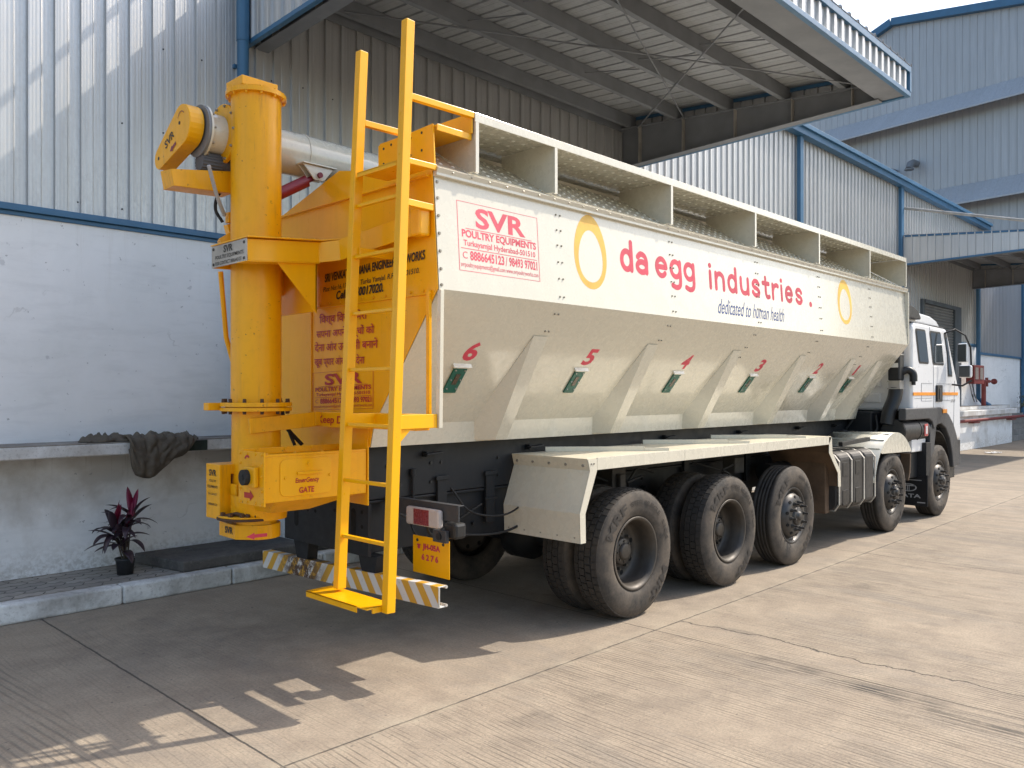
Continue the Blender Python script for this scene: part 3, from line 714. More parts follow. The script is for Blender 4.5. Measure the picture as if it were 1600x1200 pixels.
# yellow first bay
m = MB(); m.prism([(XA-.012, 3.83, 3.222), (XA-.012, 3.845, 3.475), (XA-.012, 4.40, 3.452), (XA-.012, 4.40, 3.285)], (.012, 0, 0))
m.box(XA, 3.565, 3.825, 4.40, 3.455, 3.468); m.box(XA, 3.563, 3.815, 3.825, 3.43, 3.47); m.prism([(3.548, 3.80, 3.47), (3.548, 3.80, 3.60), (3.548, 4.13, 3.60), (3.548, 4.40, 3.50)], (.012, 0, 0))
YB = m.build("rear_bay_frame", YEL, TR, .002)
m = MB()
for y, z in ((3.95, 3.44), (3.95, 3.33), (3.94, 3.25), (4.06, 3.43), (4.06, 3.32), (4.18, 3.42), (4.34, 3.42), (4.34, 3.32), (4.26, 3.43)):
    m.cyl((XA-.0135, y, z), (XA-.012, y, z), .009, 10)
m.build("bolt_hole", DRK, YB)
# ---- yellow rear wall
m = MB(); RW = [(3.853, 3.20), (3.86, 3.235), (4.40, 3.288), (4.86, 3.375), (5.62, 3.175), (6.33, 3.19), (6.38, 2.455), (5.72, 1.60), (5.68, 1.452), (4.5, 1.452), (4.46, 1.60), (3.80, 2.455)]
m.prism([(XA-.004, y, z) for y, z in RW], (-.006, 0, 0)); RWO = m.build("rear_wall", YEL, TR, .002)
XR = XA-.0125
m = MB(); m.box(XR-.012, XR, 3.853, 5.66, 2.425, 2.435); m.box(XR-.02, XR+.002, 3.855, 3.885, 1.61, 2.45); m.box(XR-.008, XR, 5.20, 5.212, 1.66, 2.425)
m.box(XR-.03, XR, 3.87, 6.3, 3.15, 3.165); m.build("stiffener", YEL, RWO, .002)
m = MB()
for k in range(13): m.bolt((XR, 3.93+k*.13, 2.452), (-1, 0, 0), .010, .007)
m.build("rivet", YELW, RWO)
m = MB(); m.box(3.262, 3.268, 4.51, 5.67, 1.06, 1.60); m.box(3.255, 3.262, 4.505, 4.55, 1.06, 1.50); m.build("tail_plate", YEL, TR, .002)
m = MB(); m.cyl((3.2545, 4.66, 1.385), (3.262, 4.66, 1.385), .018, 14); m.cyl((3.2545, 4.66, 1.295), (3.262, 4.66, 1.295), .018, 14); m.build("plate_hole", DRK, TR)
# lettering on the rear wall: u runs towards -Y
def rp(y0, y1, z0, z1, tilt=0): return lambda u, v: Vector((XR-.003, y0+(y1-y0)*u, z0+(z1-z0)*v+tilt*u))
m = MB()
write(m, "SRI VENKATARAMANA ENGINEERING WORKS", rp(5.03, 3.915, 2.605, 2.665, .042), .03, .12)
write(m, "Plot No:16,17, Adda. Turka Yamjal. R.R.D - 501510.", rp(5.05, 3.97, 2.527, 2.572, .03), .008, .2)
write(m, "Cell: 9440017020.", rp(4.885, 4.34, 2.470, 2.532, .01), .03, .2)
m.build("lettering", INK, RWO, recalc=False)
m = MB()
for sx_, y0, y1, z0, z1 in (("िवश्व िवजय मेरा", 5.10, 4.52, 2.295, 2.385), ("सपना अपने बच्चों को", 5.14, 4.44, 2.195, 2.28), ("देना और उन्हें भी बनाने", 5.16, 4.40, 2.095, 2.185), ("खूब प्यार और साथ देना", 5.165, 4.55, 1.995, 2.08)):
    write(m, sx_, rp(y0, y1, z0, z1), .016)
m.build("lettering", REDY, RWO, recalc=False)
def sticker(mp, name_mat, parent):
    """mp maps the unit square to the surface"""
    m = MB()
    def r(u0, u1, v0, v1): m.quad(mp(u0, v0), mp(u1, v0), mp(u1, v1), mp(u0, v1))
    r(0, 1, 0, .008); r(0, 1, .992, 1); r(0, .007, .008, .992); r(.993, 1, .008, .992)
    r(.09, .91, .612, .622); r(.03, .97, .322, .332)
    def tx(s_, u0, u1, v0, v1, off=.02, sh=0): write(m, s_, lambda u, v: mp(u0+(u1-u0)*u, v0+(v1-v0)*v), off, sh)
    tx("SVR", .21, .83, .645, .945, .03); tx("POULTRY EQUIPMENTS", .045, .965, .468, .60, .035); tx("Turkayamjal Hyderabad-501510", .06, .95, .340, .452, .02)
    tx("8886645123", .13, .54, .165, .305, .03); tx("/", .555, .58, .16, .30, .005); tx("98493 97021", .60, .97, .165, .305, .03)
    tx("C", .045, .10, .18, .28, .0); tx("svrpoultryequipments@gmail.com www.svrpoultryworks.com", .02, .98, .04, .135, .004)
    m.build("lettering", name_mat, parent, recalc=False)
sticker(lambda u, v: Vector((XR-.003, 5.185-.735*u, 1.69+.27*v+.022*u)), REDY, RWO)
# ---- lettering on the side panel
PINK = plain("pink_red_lettering_paint", (.72, .075, .12), .45, 0, .03)
sticker(lambda u, v: sp(3.45+.755*u, 2.588+.447*v), PINK, HOP)
m = MB()
def side_text(sx_, x0, x1, z0, z1, off=.05, sh=0.): write(m, sx_, lambda u, v: sp(x0+(x1-x0)*u, z0+(z1-z0)*v), off, sh)
def ringp(cx, cy, rx, ry, a0=0, a1=360, n=22): return [(cx+rx*math.cos(R(a0+(a1-a0)*k/n)), cy+ry*math.sin(R(a0+(a1-a0)*k/n))) for k in range(n+1)]
def sp2(pts): return [(p.x, p.y) for p in spline([(a_, b_, 0) for a_, b_ in pts], 6)]
LET = {'d': ([ringp(.5, .5, .5, .5), [(1, 1.52), (1, 0)]], 1), 'a': ([sp2([(.08, .82), (.4, 1), (.8, .93), (1, .66), (1, .3), (1, 0)]), ringp(.5, .28, .5, .29)], 1),
 'e': ([[(.04, .52), (.96, .52)], ringp(.5, .5, .5, .5, 2, 318)], 1), 'g': ([ringp(.5, .54, .5, .46), sp2([(1, 1), (1, .5), (1, -.2), (.85, -.48), (.5, -.56), (.1, -.46)])], 1),
 'i': ([[(0, 1), (0, 0)], [(-.03, 1.42), (.03, 1.42)]], 0), 'n': ([[(0, 1), (0, 0)], sp2([(0, .6), (.2, .9), (.55, 1), (.9, .85), (1, .55), (1, 0)])], .95),
 'u': ([sp2([(0, 1), (0, .45), (.15, .1), (.5, 0), (.85, .12), (1, .45)]), [(1, 1), (1, 0)]], .95), 's': ([sp2([(.92, .80), (.68, .98), (.3, .98), (.05, .76), (.25, .56), (.7, .44), (.95, .24), (.7, .02), (.3, .02), (.03, .20)])], .85),
 't': ([sp2([(.42, 1.38), (.42, .8), (.42, .3), (.6, .02), (.95, .06)]), [(0, .98), (.9, .98)]], .8), 'r': ([[(0, 1), (0, 0)], sp2([(0, .5), (.2, .85), (.6, 1), (.85, .95)])], .7)}
def stroke(mb, pts, wd, lift, closed):
    P = [Vector(p) for p in pts]; n = len(P); L, Rr = [], []
    for i in range(n):
        a_ = P[i-1] if i else (P[-2] if closed else P[0]); b_ = P[(i+1)] if i < n-1 else (P[1] if closed else P[-1])
        d = (b_-a_).normalized(); q = Vector((-d.y, d.x))*wd/2; L.append(P[i]+q); Rr.append(P[i]-q)
    poly = []
    if not closed:
        for (p, q, sgn) in ((P[0], P[1], 1), (P[-1], P[-2], 1)):
            d = (p-q).normalized(); t_ = Vector((-d.y, d.x)); cap = [p+(t_*math.cos(R(k*30))+d*math.sin(R(k*30)))*wd/2 for k in range(7)]
            mb.add([sp(c.x, c.y, lift) for c in cap], [tuple(range(7))])
    vs = []
    for a_, b_ in zip(L, Rr): vs += [sp(a_.x, a_.y, lift), sp(b_.x, b_.y, lift)]
    mb.add(vs, [(2*i, 2*i+1, 2*i+3, 2*i+2) for i in range(n-1)])
def word(mb, tx_, x0, x1, zb_, xh, wd, gap=.72):
    tot = sum(LET[c][1] for c in tx_)+gap*(len(tx_)-1); u_ = (x1-x0-wd)/(tot); x = x0+wd/2
    for c in tx_:
        st_, w_ = LET[c]
        for k, st in enumerate(st_):
            cl = (Vector(st[0])-Vector(st[-1])).length < .01
            stroke(mb, [(x+u_*px_, zb_+wd/2+(xh-wd)*py) for px_, py in st], wd, .0035+.0004*k, cl)
        x += u_*(w_+gap)
word(m, "da", 5.15, 5.53, 2.765, .19, .047, .62); word(m, "egg", 5.63, 6.24, 2.765, .185, .045, .55); word(m, "industries", 6.475, 8.36, 2.74, .185, .046, .72)
c_ = [(8.565+.035*math.cos(R(k*30)), 2.768+.03*math.sin(R(k*30))) for k in range(12)]; m.add([sp(a_, b_) for a_, b_ in c_], [tuple(range(12))])
m.build("lettering", REDP, HOP, recalc=False)
m = MB(); side_text("dedicated to human health", 6.60, 7.92, 2.535, 2.672, .004, .55); m.build("lettering", NAVY, HOP, recalc=False)
def eggring(cx, cz, w_, h_):
    m = MB(); n = 48; vs = []
    for k in range(n):
        a = 2*math.pi*k/n; sx_, cz_ = math.cos(a), math.sin(a)
        tap = 1-.10*cz_
        vs.append(sp(cx+w_/2*sx_*tap, cz+h_/2*cz_)); vs.append(sp(cx+.735*w_/2*sx_*(1-.14*cz_), cz-.058*h_+.70*h_/2*cz_))
    m.add(vs, [(2*k, 2*k+1, (2*k+3) % (2*n), (2*k+2) % (2*n)) for k in range(n)]); m.build("egg_emblem", EGG, HOP, recalc=False)
eggring(4.785, 2.868, .385, .56); eggring(9.49, 2.868, .40, .52)
# ---- ladder
m = MB(); m.beam((2.89, 3.80, .545), (3.04, 3.805, 4.02), .052, .062, (1, 0, 0)); LAD = m.build("ladder", YEL, TR, .004)
m = MB(); m.beam((2.90, 4.31, .60), (3.035, 4.262, 3.965), .052, .062, (1, 0, 0)); m.build("rail", YEL, LAD, .004)
def lx(z): return 2.89+.15*(z-.55)/3.47
for z in (.93, 1.275, 1.62, 1.96, 2.31, 2.665, 2.985):
    m = MB(); m.beam((lx(z)+.005, 3.82, z), (lx(z)+.005, 4.29, z), .03, .022); m.build("rung", YEL, LAD, .004)
m = MB(); m.box(2.76, 2.95, 3.83, 4.47, .575, .583); m.box(2.76, 2.766, 3.93, 4.47, .545, .583); m.box(2.80, 2.95, 3.826, 3.84, .55, .583); m.build("foot_plate", YEL, LAD, .002)
m = MB(); m.box(2.98, 3.22, 3.84, 4.24, 3.18, 3.187); m.box(2.98, 2.985, 3.84, 4.24, 3.16, 3.19); m.build("step_plate", YEL, LAD, .002)
m = MB()
m.beam((3.05, 3.805, 3.575), (3.56, 3.805, 3.585), .035, .038); m.beam((3.05, 4.265, 3.52), (3.56, 4.265, 3.53), .035, .038)
m.beam((3.03, 3.82, 3.195), (3.27, 3.83, 3.20), .03, .035); m.beam((3.0, 3.82, 2.95), (3.26, 3.85, 2.955), .03, .04); m.beam((3.0, 4.25, 2.70), (3.26, 4.25, 2.705), .03, .05)
m.beam((2.94, 3.805, 1.645), (3.27, 3.83, 1.645), .04, .085); m.beam((2.94, 4.30, 1.645), (3.2, 4.30, 1.645), .04, .085)
m.prism([(2.95, 3.80, 1.60), (3.06, 3.80, 1.60), (2.95, 3.80, 1.50)], (0, .006, 0)); build_each(m, "ladder_bracket", YEL, LAD, .003)
# ---- cross beams on the rear wall
m = MB(); m.box(3.15, XR-.001, 3.87, 4.99, 1.585, 1.685); m.build("cross_beam", YEL, TR, .004)
m = MB(); m.box(3.143, 3.149, 4.33, 4.975, 1.582, 1.672); DS = m.build("distance_sign", YELW, TR, .001)
m = MB(); write(m, "Keep Distance", lambda u, v: Vector((3.1405, 4.93-.56*u, 1.592+.068*v)), .02, .1); m.build("lettering", REDY, DS, recalc=False)
# upper swing arm: side plates, gussets, sign
m = MB(); m.beam((2.50, 4.73, 2.71), (3.02, 4.73, 2.755), .012, .135); m.beam((3.02, 4.73, 2.755), (3.10, 4.6, 2.765), .012, .135); m.beam((3.10, 4.6, 2.765), (3.20, 3.92, 2.86), .012, .135)
m.prism([(2.49, 4.70, 2.785), (3.02, 4.70, 2.83), (3.12, 4.60, 2.84), (3.22, 3.90, 2.93), (3.25, 4.2, 2.92), (3.25, 5.4, 2.82), (2.49, 5.20, 2.785)], (0, 0, .008))
m.prism([(2.49, 4.72, 2.635), (3.02, 4.72, 2.68), (3.02, 4.84, 2.68), (2.49, 4.84, 2.635)], (0, 0, .006)); m.beam((2.51, 5.20, 2.71), (3.25, 5.25, 2.75), .012, .135)
m.build("swing_arm", YEL, TR, .002)
m = MB(); m.prism([(2.72, 4.74, 2.655), (3.01, 4.74, 2.68), (3.01, 4.74, 2.345)], (0, .008, 0)); m.prism([(2.80, 5.15, 2.66), (3.24, 5.15, 2.68), (3.24, 5.15, 2.45), (3.14, 5.15, 2.38)], (0, .008, 0)); m.box(3.0, 3.012, 4.74, 5.2, 2.36, 2.68); m.build("gusset", YEL, TR, .001)
m = MB(); m.box(3.17, XR-.002, 3.86, 3.96, 2.78, 2.95); m.build("clamp_block", YEL, TR, .015)
m = MB()
for k in range(5): m.bolt((2.6+k*.1, 4.76, 2.80+k*.009), (0, 0, 1), .012, .012)
m.build("arm_bolt", YELW, TR)
def plate_text(parent, P00, du, dv, lines, mat, nrm=(-1, 0, 0)):
    m = MB()
    for sx_, u0, u1, v0, v1, off in lines: write(m, sx_, lambda u, v: Vector(P00)+Vector(du)*(u0+(u1-u0)*u)+Vector(dv)*(v0+(v1-v0)*v)+Vector(nrm)*.002, off)
    m.build("lettering", mat, parent, recalc=False)
m = MB(); m.box(2.494, 2.50, 4.72, 5.19, 2.640, 2.782); SG = m.build("name_plate", STEELW, TR, .001)
plate_text(SG, (2.494, 5.19, 2.64), (0, -.47, 0), (0, 0, .142), [("SVR", .36, .62, .60, .93, .03), ("POULTRY EQUIPMENTS", .12, .92, .32, .52, .01), ("FOR CONTACT 8886645123", .12, .86, .07, .24, .008)], INK)
m = MB()
for y, z in ((5.16, 2.76), (5.16, 2.66), (4.75, 2.76), (4.75, 2.66)): m.bolt((2.494, y, z), (-1, 0, 0), .011, .006)
m.build("screw", HUBM, SG)
# ---- vertical auger pipe
PXc = 2.76
m = MB(); m.cyl((PXc, CY, 1.745), (PXc, CY, 3.80), .165, 48, None, False); PIPE = m.build("auger_pipe", YELW, TR)
m = MB(); m.cyl((PXc, CY, 3.80), (PXc, CY, 3.828), .198, 40); m.cyl((PXc, CY, 3.828), (PXc, CY, 3.84), .185, 40); m.build("pipe_flange", YELW, TR, .003)
m = MB(); m.box(PXc-.16, PXc+.10, CY-.11, CY+.11, 3.84, 3.90); m.build("bearing_cap", YELW, TR, .004)
m = MB(); m2 = MB()
for k in range(12):
    a = k*math.pi/6+.2; c = (PXc+.183*math.cos(a), CY+.183*math.sin(a))
    m2.bolt((c[0], c[1], 3.80), (0, 0, -1), .010, .014); m2.bolt((c[0]*1, c[1], 3.828), (0, 0, 1), .010, .012)
    m.bolt((PXc+.212*math.cos(a), CY+.212*math.sin(a), 1.752), (0, 0, 1), .013, .025); m.bolt((PXc+.212*math.cos(a), CY+.212*math.sin(a), 1.695), (0, 0, -1), .013, .02)
m.build("flange_bolt", plain("rusty_bolt", (.10, .055, .03), .7, .3), TR); m2.build("flange_bolt", YELW, TR)
m = MB(); m.cyl((PXc, CY, 1.725), (PXc, CY, 1.752), .235, 40); m.cyl((PXc, CY, 1.695), (PXc, CY, 1.718), .235, 40); m.cyl((PXc, CY, 1.718), (PXc, CY, 1.725), .20, 32)
m.box(2.47, 2.56, 5.19, 5.26, 1.70, 1.75); m.build("turntable_flange", YELW, TR, .003)
m = MB(); m.cyl((PXc, CY, 1.06), (PXc, CY, 1.695), .16, 48, None, False); m.cyl((PXc, CY, 1.195), (PXc, CY, 1.21), .172, 40); m.build("lower_pipe", YELW, TR)
m = MB(); m.beam((2.62, 4.925, 1.60), (3.13, 4.925, 1.635), .02, .10); m.box(3.10, 3.145, 4.90, 4.99, 1.59, 1.685)
m.build("pipe_bracket", YELW, TR, .003)
# screw casing with the emergency gate
m = MB(); m.box(2.505, 3.25, 4.515, 4.80, 1.145, 1.425); m.box(2.505, 3.25, 4.515, 4.53, 1.425, 1.44); m.box(2.505, 3.25, 4.785, 4.80, 1.425, 1.465); CAS = m.build("screw_casing", YELW, TR, .003)
m = MB(); m.box(2.49, 2.503, 4.50, 4.815, 1.125, 1.455); m.build("end_plate", YELW, CAS, .002)
m = MB(); m.box(2.455, 2.489, 4.555, 4.68, 1.24, 1.365); m.build("bearing_block", YELW, CAS, .008)
m = MB(); m.cyl((2.425, 4.645, 1.30), (2.456, 4.645, 1.30), .048, 24); m.cyl((2.42, 4.645, 1.30), (2.426, 4.645, 1.30), .018, 12); m.build("shaft_end", RUBB, CAS)
m = MB()
for y in (4.525, 4.60, 4.70, 4.79):
    for z in (1.14, 1.44): m.bolt((2.49, y, z), (-1, 0, 0), .010, .008)
for z in (1.22, 1.31, 1.38): m.bolt((2.49, 4.525, z), (-1, 0, 0), .010, .008); m.bolt((2.49, 4.79, z), (-1, 0, 0), .010, .008)
for q in (2.6, 2.8, 3.0, 3.2): m.bolt((q, 4.66, 1.426), (0, 0, 1), .012, .012); m.bolt((q, 4.784, 1.45), (0, -1, 0), .012, .01)
for q in ((2.64, 1.29), (2.80, 1.37), (2.96, 1.29)): m.bolt((q[0], 4.5095, q[1]), (0, -1, 0), .010, .008)
m.build("casing_bolt", YELW, CAS)
m = MB(); c = []
for cx, cz, a0 in ((2.93, 1.37, 0), (2.65, 1.37, 90), (2.65, 1.21, 180), (2.93, 1.21, 270)):
    for k in range(5):
        a = R(a0+k*22.5); c.append((cx+.045*math.cos(a), 4.515, cz+.035*math.sin(a)))
m.prism(c, (0, -.0055, 0)); m.beam((2.72, 4.502, 1.315), (2.90, 4.502, 1.315), .012, .018); GT = m.build("gate_cover", YEL, CAS, .002)
m = MB(); write(m, "EmerGency", lambda u, v: Vector((2.71+.17*u, 4.507, 1.245+.04*v)), .02, .1, .03); write(m, "GATE", lambda u, v: Vector((2.735+.11*u, 4.507, 1.19+.037*v)), .03, .1, .03); m.build("lettering", REDY, GT, recalc=False)
def arrow(o, du, dv, L, H):
    o = Vector(o); du = Vector(du); dv = Vector(dv); m = MB()
    m.quad(o, o+du*(L*.6), o+du*(L*.6)+dv*(H*.5), o+dv*(H*.5))
    m.quad(o+du*(L*.6)-dv*(H*.25), o+du*L+dv*(H*.25), o+du*(L*.6)+dv*(H*.75)); return m
arrow((2.488, 4.74, 1.165), (0, -1, 0), (0, 0, 1), .12, .07).build("arrow_mark", REDY, CAS, recalc=False)
m = MB(); n_ = 8; vs = []
for k in range(n_+1):
    a = R(150-100*k/n_)
    for r_ in (.028, .042): vs.append((2.488, 4.70-r_*math.cos(a), 1.39+r_*math.sin(a)))
m.add(vs, [(2*k, 2*k+1, 2*k+3, 2*k+2) for k in range(n_)]); m.build("turn_mark", REDY, CAS, recalc=False)
# discharge cone, ring and slewing belt cover
m = MB(); m.prism([(2.58, 4.53, 1.145), (3.20, 4.53, 1.145), (2.90, 4.66, 1.06), (2.62, 4.66, 1.06)], (0, .25, 0)); m.lathe([(1.15, .20), (1.08, .19), (1.02, .165), (.985, .16)], (2.74, 4.98, 0), 'Z', 36)
m.build("discharge_hopper", YELW, TR, .004)
def ring(name, c, r0, r1, z0, z1, mat):
    m = MB(); m.lathe([(z0, r0), (z0, r1), (z1, r1), (z1, r0), (z0, r0)], (c[0], c[1], 0), 'Z', 40); return m.build(name, mat, TR)
ring("slewing_ring", (2.70, 5.05), .12, .218, .985, 1.0, bpy.data.materials["rusty_bolt"])
ring("slewing_ring", (2.70, 5.05), .12, .214, 1.002, 1.012, YELW)
m = MB(); poly = []
for k in range(17):
    a = R(-118+k*12.5); poly.append((2.735+.15*math.cos(a), 5.03+.15*math.sin(a), .855))
poly += [(2.58, 5.26, .855), (2.572, 5.02, .855)]
m.prism(poly, (0, 0, .095)); m.cyl((2.73, 5.03, .95), (2.73, 5.03, .99), .13, 24); BC = m.build("belt_cover", YELW, TR, .004)
aa, bb = Vector((2.572, 5.02, 0)), Vector((2.665, 4.898, 0)); d2 = (bb-aa).normalized(); nn = Vector((-d2.y, d2.x, 0)); nn = nn if nn.dot(Vector((-1, -1, 0))) > 0 else -nn
arrow(bb+d2*.075+nn*.02+Vector((0, 0, .885)), -(Vector((.97, -.12, 0)).normalized()), (0, 0, 1), .14, .045).build("arrow_mark", REDP, BC, recalc=False)
m = MB(); write(m, "SVR", lambda u, v: Vector((2.571, 5.16-.11*u, .885+.045*v)), .03); m.build("lettering", INK, BC, recalc=False)
m = MB()
for k in range(9):
    a = R(150+k*25); m.beam((2.70+.19*math.cos(a), 5.05+.19*math.sin(a), 1.0), (2.70+.19*math.cos(a), 5.05+.19*math.sin(a), 1.035), .03, .02)
m.tube([(2.50, 5.10, 1.0), (2.56, 4.98, 1.03), (2.60, 4.88, 1.02)], .014, 6); m.build("ring_clamp", bpy.data.materials["rusty_bolt"], TR)
# motor guard box
m = MB(); m.box(2.50, 2.58, 5.09, 5.285, .985, 1.345); m.box(2.58, 2.75, 5.09, 5.285, 1.28, 1.345); MG = m.build("motor_guard", YELW, TR, .004)
plate_text(MG, (2.50, 5.285, .985), (0, -.195, 0), (0, 0, .36), [("SVR", .25, .78, .78, .90, .03), ("POULTRY", .28, .76, .67, .715, .012), ("EQUIPMENTS", .14, .86, .55, .61, .012), ("FOR CONTACT", .18, .82, .43, .47, .006), ("8886645123", .2, .82, .24, .285, .006)], INK)
m = MB(); m.cyl((2.66, 5.19, .98), (2.66, 5.19, 1.279), .062, 20); m.build("slewing_motor", plain("motor_grey", (.10, .105, .115), .5), TR)
m = MB(); m.box(2.56, 2.58, 4.98, 5.06, .99, 1.22); m.box(2.58, 2.62, 4.90, 4.93, 1.0, 1.24); m.build("slewing_bracket", YELW, TR, .002)
# ---- discharge boom along the top
BX = (5.30, 3.56)
m = MB(); m.cyl((2.62, BX[0], 3.565), (3.9, BX[0]+.0, 3.55), .155, 40); m.cyl((3.9, BX[0], 3.55), (9.2, BX[0], 3.60), .155, 40); m.cyl((3.22, BX[0], 3.559), (3.235, BX[0], 3.559), .16, 40); BOOM = m.build("discharge_boom", CRM, TR)
m = MB(); m.cyl((2.47, BX[0], 3.565), (2.62, BX[0], 3.565), .135, 36); m.cyl((2.468, BX[0], 3.565), (2.482, BX[0], 3.565), .175, 40); m.build("boom_neck", CRM, BOOM)
m = MB(); m.cyl((2.45, BX[0], 3.565), (2.466, BX[0], 3.565), .172, 40); m.build("end_flange", plain("dull_flange_grey", (.20, .21, .22), .5, .3), BOOM)
m = MB(); m.cyl((2.60, BX[0]-.03, 3.57), (2.625, BX[0]-.03, 3.57), .20, 40); m.build("collar_flange", YELW, BOOM)
m = MB()
for k in range(10):
    a = k*math.pi/5; m.bolt((2.482, BX[0]+.16*math.cos(a), 3.565+.16*math.sin(a)), (1, 0, 0), .010, .02); m.bolt((2.60, BX[0]-.03+.185*math.cos(a), 3.57+.185*math.sin(a)), (-1, 0, 0), .010, .014)
m.build("boom_bolt", bpy.data.materials["zinc_bolt"], BOOM)
m = MB(); m.prism([(3.13, 5.16, 3.45), (3.38, 5.16, 3.45), (3.30, 5.16, 3.35), (3.22, 5.16, 3.35)], (0, .012, 0)); m.prism([(3.13, 5.10, 3.45), (3.38, 5.10, 3.45), (3.30, 5.10, 3.35), (3.22, 5.10, 3.35)], (0, .012, 0)); m.box(3.12, 3.40, 5.08, 5.22, 3.45, 3.46); m.build("lug", CRM, BOOM, .002)
m = MB(); a = Vector((2.95, 5.14, 3.20)); b_ = Vector((3.26, 5.14, 3.385)); m.cyl(a-(b_-a)*.9, a+(b_-a)*.72, .046, 6); m.cyl(a+(b_-a)*.72, b_, .02, 10); m.cyl((3.26, 5.08, 3.385), (3.26, 5.20, 3.385), .02, 12); m.build("lift_cylinder", MAR, BOOM)
# pulley guard
def stad(c0, r0, c1, r1, n=14):
    v = Vector(c1)-Vector(c0); th_ = math.atan2(v.y, v.x); ps = []
    al = math.acos(max(-1, min(1, (r0-r1)/v.length)))
    for k in range(n+1): a = th_+al+(2*math.pi-2*al)*k/n; ps.append((c0[0]+r0*math.cos(a), c0[1]+r0*math.sin(a)))
    for k in range(n+1): a = th_-al+2*al*k/n; ps.append((c1[0]+r1*math.cos(a), c1[1]+r1*math.sin(a)))
    return ps
pg = stad((5.31, 3.585), .135, (5.655, 3.43), .075)
m = MB(); m.prism([(2.34, y, z) for y, z in pg], (.10, 0, 0)); PGD = m.build("pulley_guard", YELW, TR, .006)
du = Vector((0, -.345, .155)).normalized(); dv = Vector((0, .155, .345)).normalized(); o = Vector((2.337, 5.60, 3.43))
m = MB(); write(m, "SVR", lambda u, v: o+du*(.07+.15*u)+dv*(.0+.055*v)+dv*.01, .02); m.build("lettering", INK, PGD, recalc=False)
arrow(o+du*.22-dv*.055, -du, dv, .10, .045).build("arrow_mark", MAR, PGD, recalc=False)
m = MB(); m.cyl((2.338, 5.33, 3.60), (2.34, 5.33, 3.60), .012, 12); m.cyl((2.338, 5.66, 3.43), (2.34, 5.66, 3.43), .012, 12); m.build("guard_hole", DRK, PGD)
m = MB(); vs = []
for k in range(9):
    a = R(20+k*15)
    for r_ in (.052, .058): vs.append((2.337, 5.30+r_*math.cos(a), 3.615+r_*math.sin(a)))
m.add(vs, [(2*k, 2*k+1, 2*k+3, 2*k+2) for k in range(8)]); m.build("turn_mark", MAR, PGD, recalc=False)
m = MB(); m.prism([(2.25, 5.25, 3.265), (2.27, 5.25, 3.16), (2.68, 5.25, 3.18), (2.68, 5.25, 3.33)], (0, .01, 0)); m.prism([(2.27, 5.26, 3.16), (2.68, 5.26, 3.18), (2.68, 5.42, 3.18), (2.27, 5.42, 3.16)], (0, 0, .01))
m.prism([(2.25, 5.26, 3.265), (2.27, 5.26, 3.17), (2.27, 5.42, 3.17), (2.25, 5.42, 3.28)], (.008, 0, 0)); m.build("motor_tray", YELW, TR, .003)
m = MB(); m.cyl((2.46, 5.30, 3.365), (2.62, 5.30, 3.37), .058, 24)
for k in range(18):
    a = k*math.pi/9; m.beam((2.46, 5.30+.061*math.cos(a), 3.365+.061*math.sin(a)), (2.60, 5.30+.061*math.cos(a), 3.37+.061*math.sin(a)), .005, .010)
m.cyl((2.62, 5.30, 3.37), (2.80, 5.30, 3.37), .064, 24); m.build("boom_motor", bpy.data.materials["motor_grey"], TR)
m = MB(); pts = [Vector((2.44, 5.12, 3.30)).lerp(Vector((2.62, 5.26, 3.02)), k/40)+Vector((0, 0, -.03*math.sin(math.pi*k/40))) for k in range(41)]
m.tube(pts, [.014 if k % 2 else .011 for k in range(41)], 10); m.build("conduit", plain("pale_conduit", (.42, .42, .43), .6), TR)
m = MB(); m.tube(spline([(2.66, 5.29, 3.24), (2.60, 5.32, 3.16), (2.58, 5.31, 3.06), (2.62, 5.29, 2.98)]), .011, 8)
m.tube(spline([(2.98, 5.26, 2.2), (2.985, 5.27, 2.0), (3.02, 5.27, 1.85), (3.05, 5.26, 1.72), (3.07, 5.24, 1.58), (3.18, 5.2, 1.44)]), .015, 8); m.tube(spline([(3.10, 5.24, 1.62), (3.09, 5.23, 1.55), (3.12, 5.2, 1.44)]), .012, 8); m.build("hose", RUBB, TR)
m = MB(); m.beam((2.66, 5.31, 2.93), (2.76, 5.31, 2.96), .06, .08); m.beam((2.62, 5.33, 2.84), (2.70, 5.30, 2.90), .12, .05); m.beam((2.67, 5.28, 2.98), (2.67, 5.28, 3.05), .05, .05); m.tube([(2.60, 5.28, 2.64), (2.68, 5.36, 2.2), (2.74, 5.36, 2.0)], .018, 6); m.build("slewing_valve", YELW, TR, .004)

# ---- chassis
m = MB(); m.box(3.28, 11.55, 4.62, 5.56, 1.075, 1.448); SUB = m.build("subframe", BLK, TR, .006)
m = MB(); m.box(3.32, 13.3, 4.655, 4.74, .70, 1.07); m.box(3.32, 13.3, 5.44, 5.525, .70, 1.07); m.box(3.32, 13.3, 4.62, 4.655, 1.05, 1.07)
for q in (4.0, 6.1, 7.6, 9.4, 11.6): m.box(q, q+.12, 4.74, 5.44, .75, 1.0)
m.build("chassis_rail", BLK, TR, .006)
m = MB(); m.box(3.29, 3.318, 4.55, 5.63, .70, 1.06); CM = m.build("rear_crossmember", BLK, TR, .004)
m = MB()
for y in (4.72, 5.46):
    pp = stad((y, .99), .028, (y, .84), .028, 8); m.prism([(3.2885, a, b_) for a, b_ in pp], (.001, 0, 0))
for y, z in ((4.62, 1.0), (4.62, .9), (4.62, .8), (4.83, .93), (5.3, .95), (5.2, .95), (4.95, .98)): m.cyl((3.2885, y, z), (3.29, y, z), .014, 10)
m.build("crossmember_hole", plain("void_black", (.003, .003, .003), .9), CM)
m = MB()
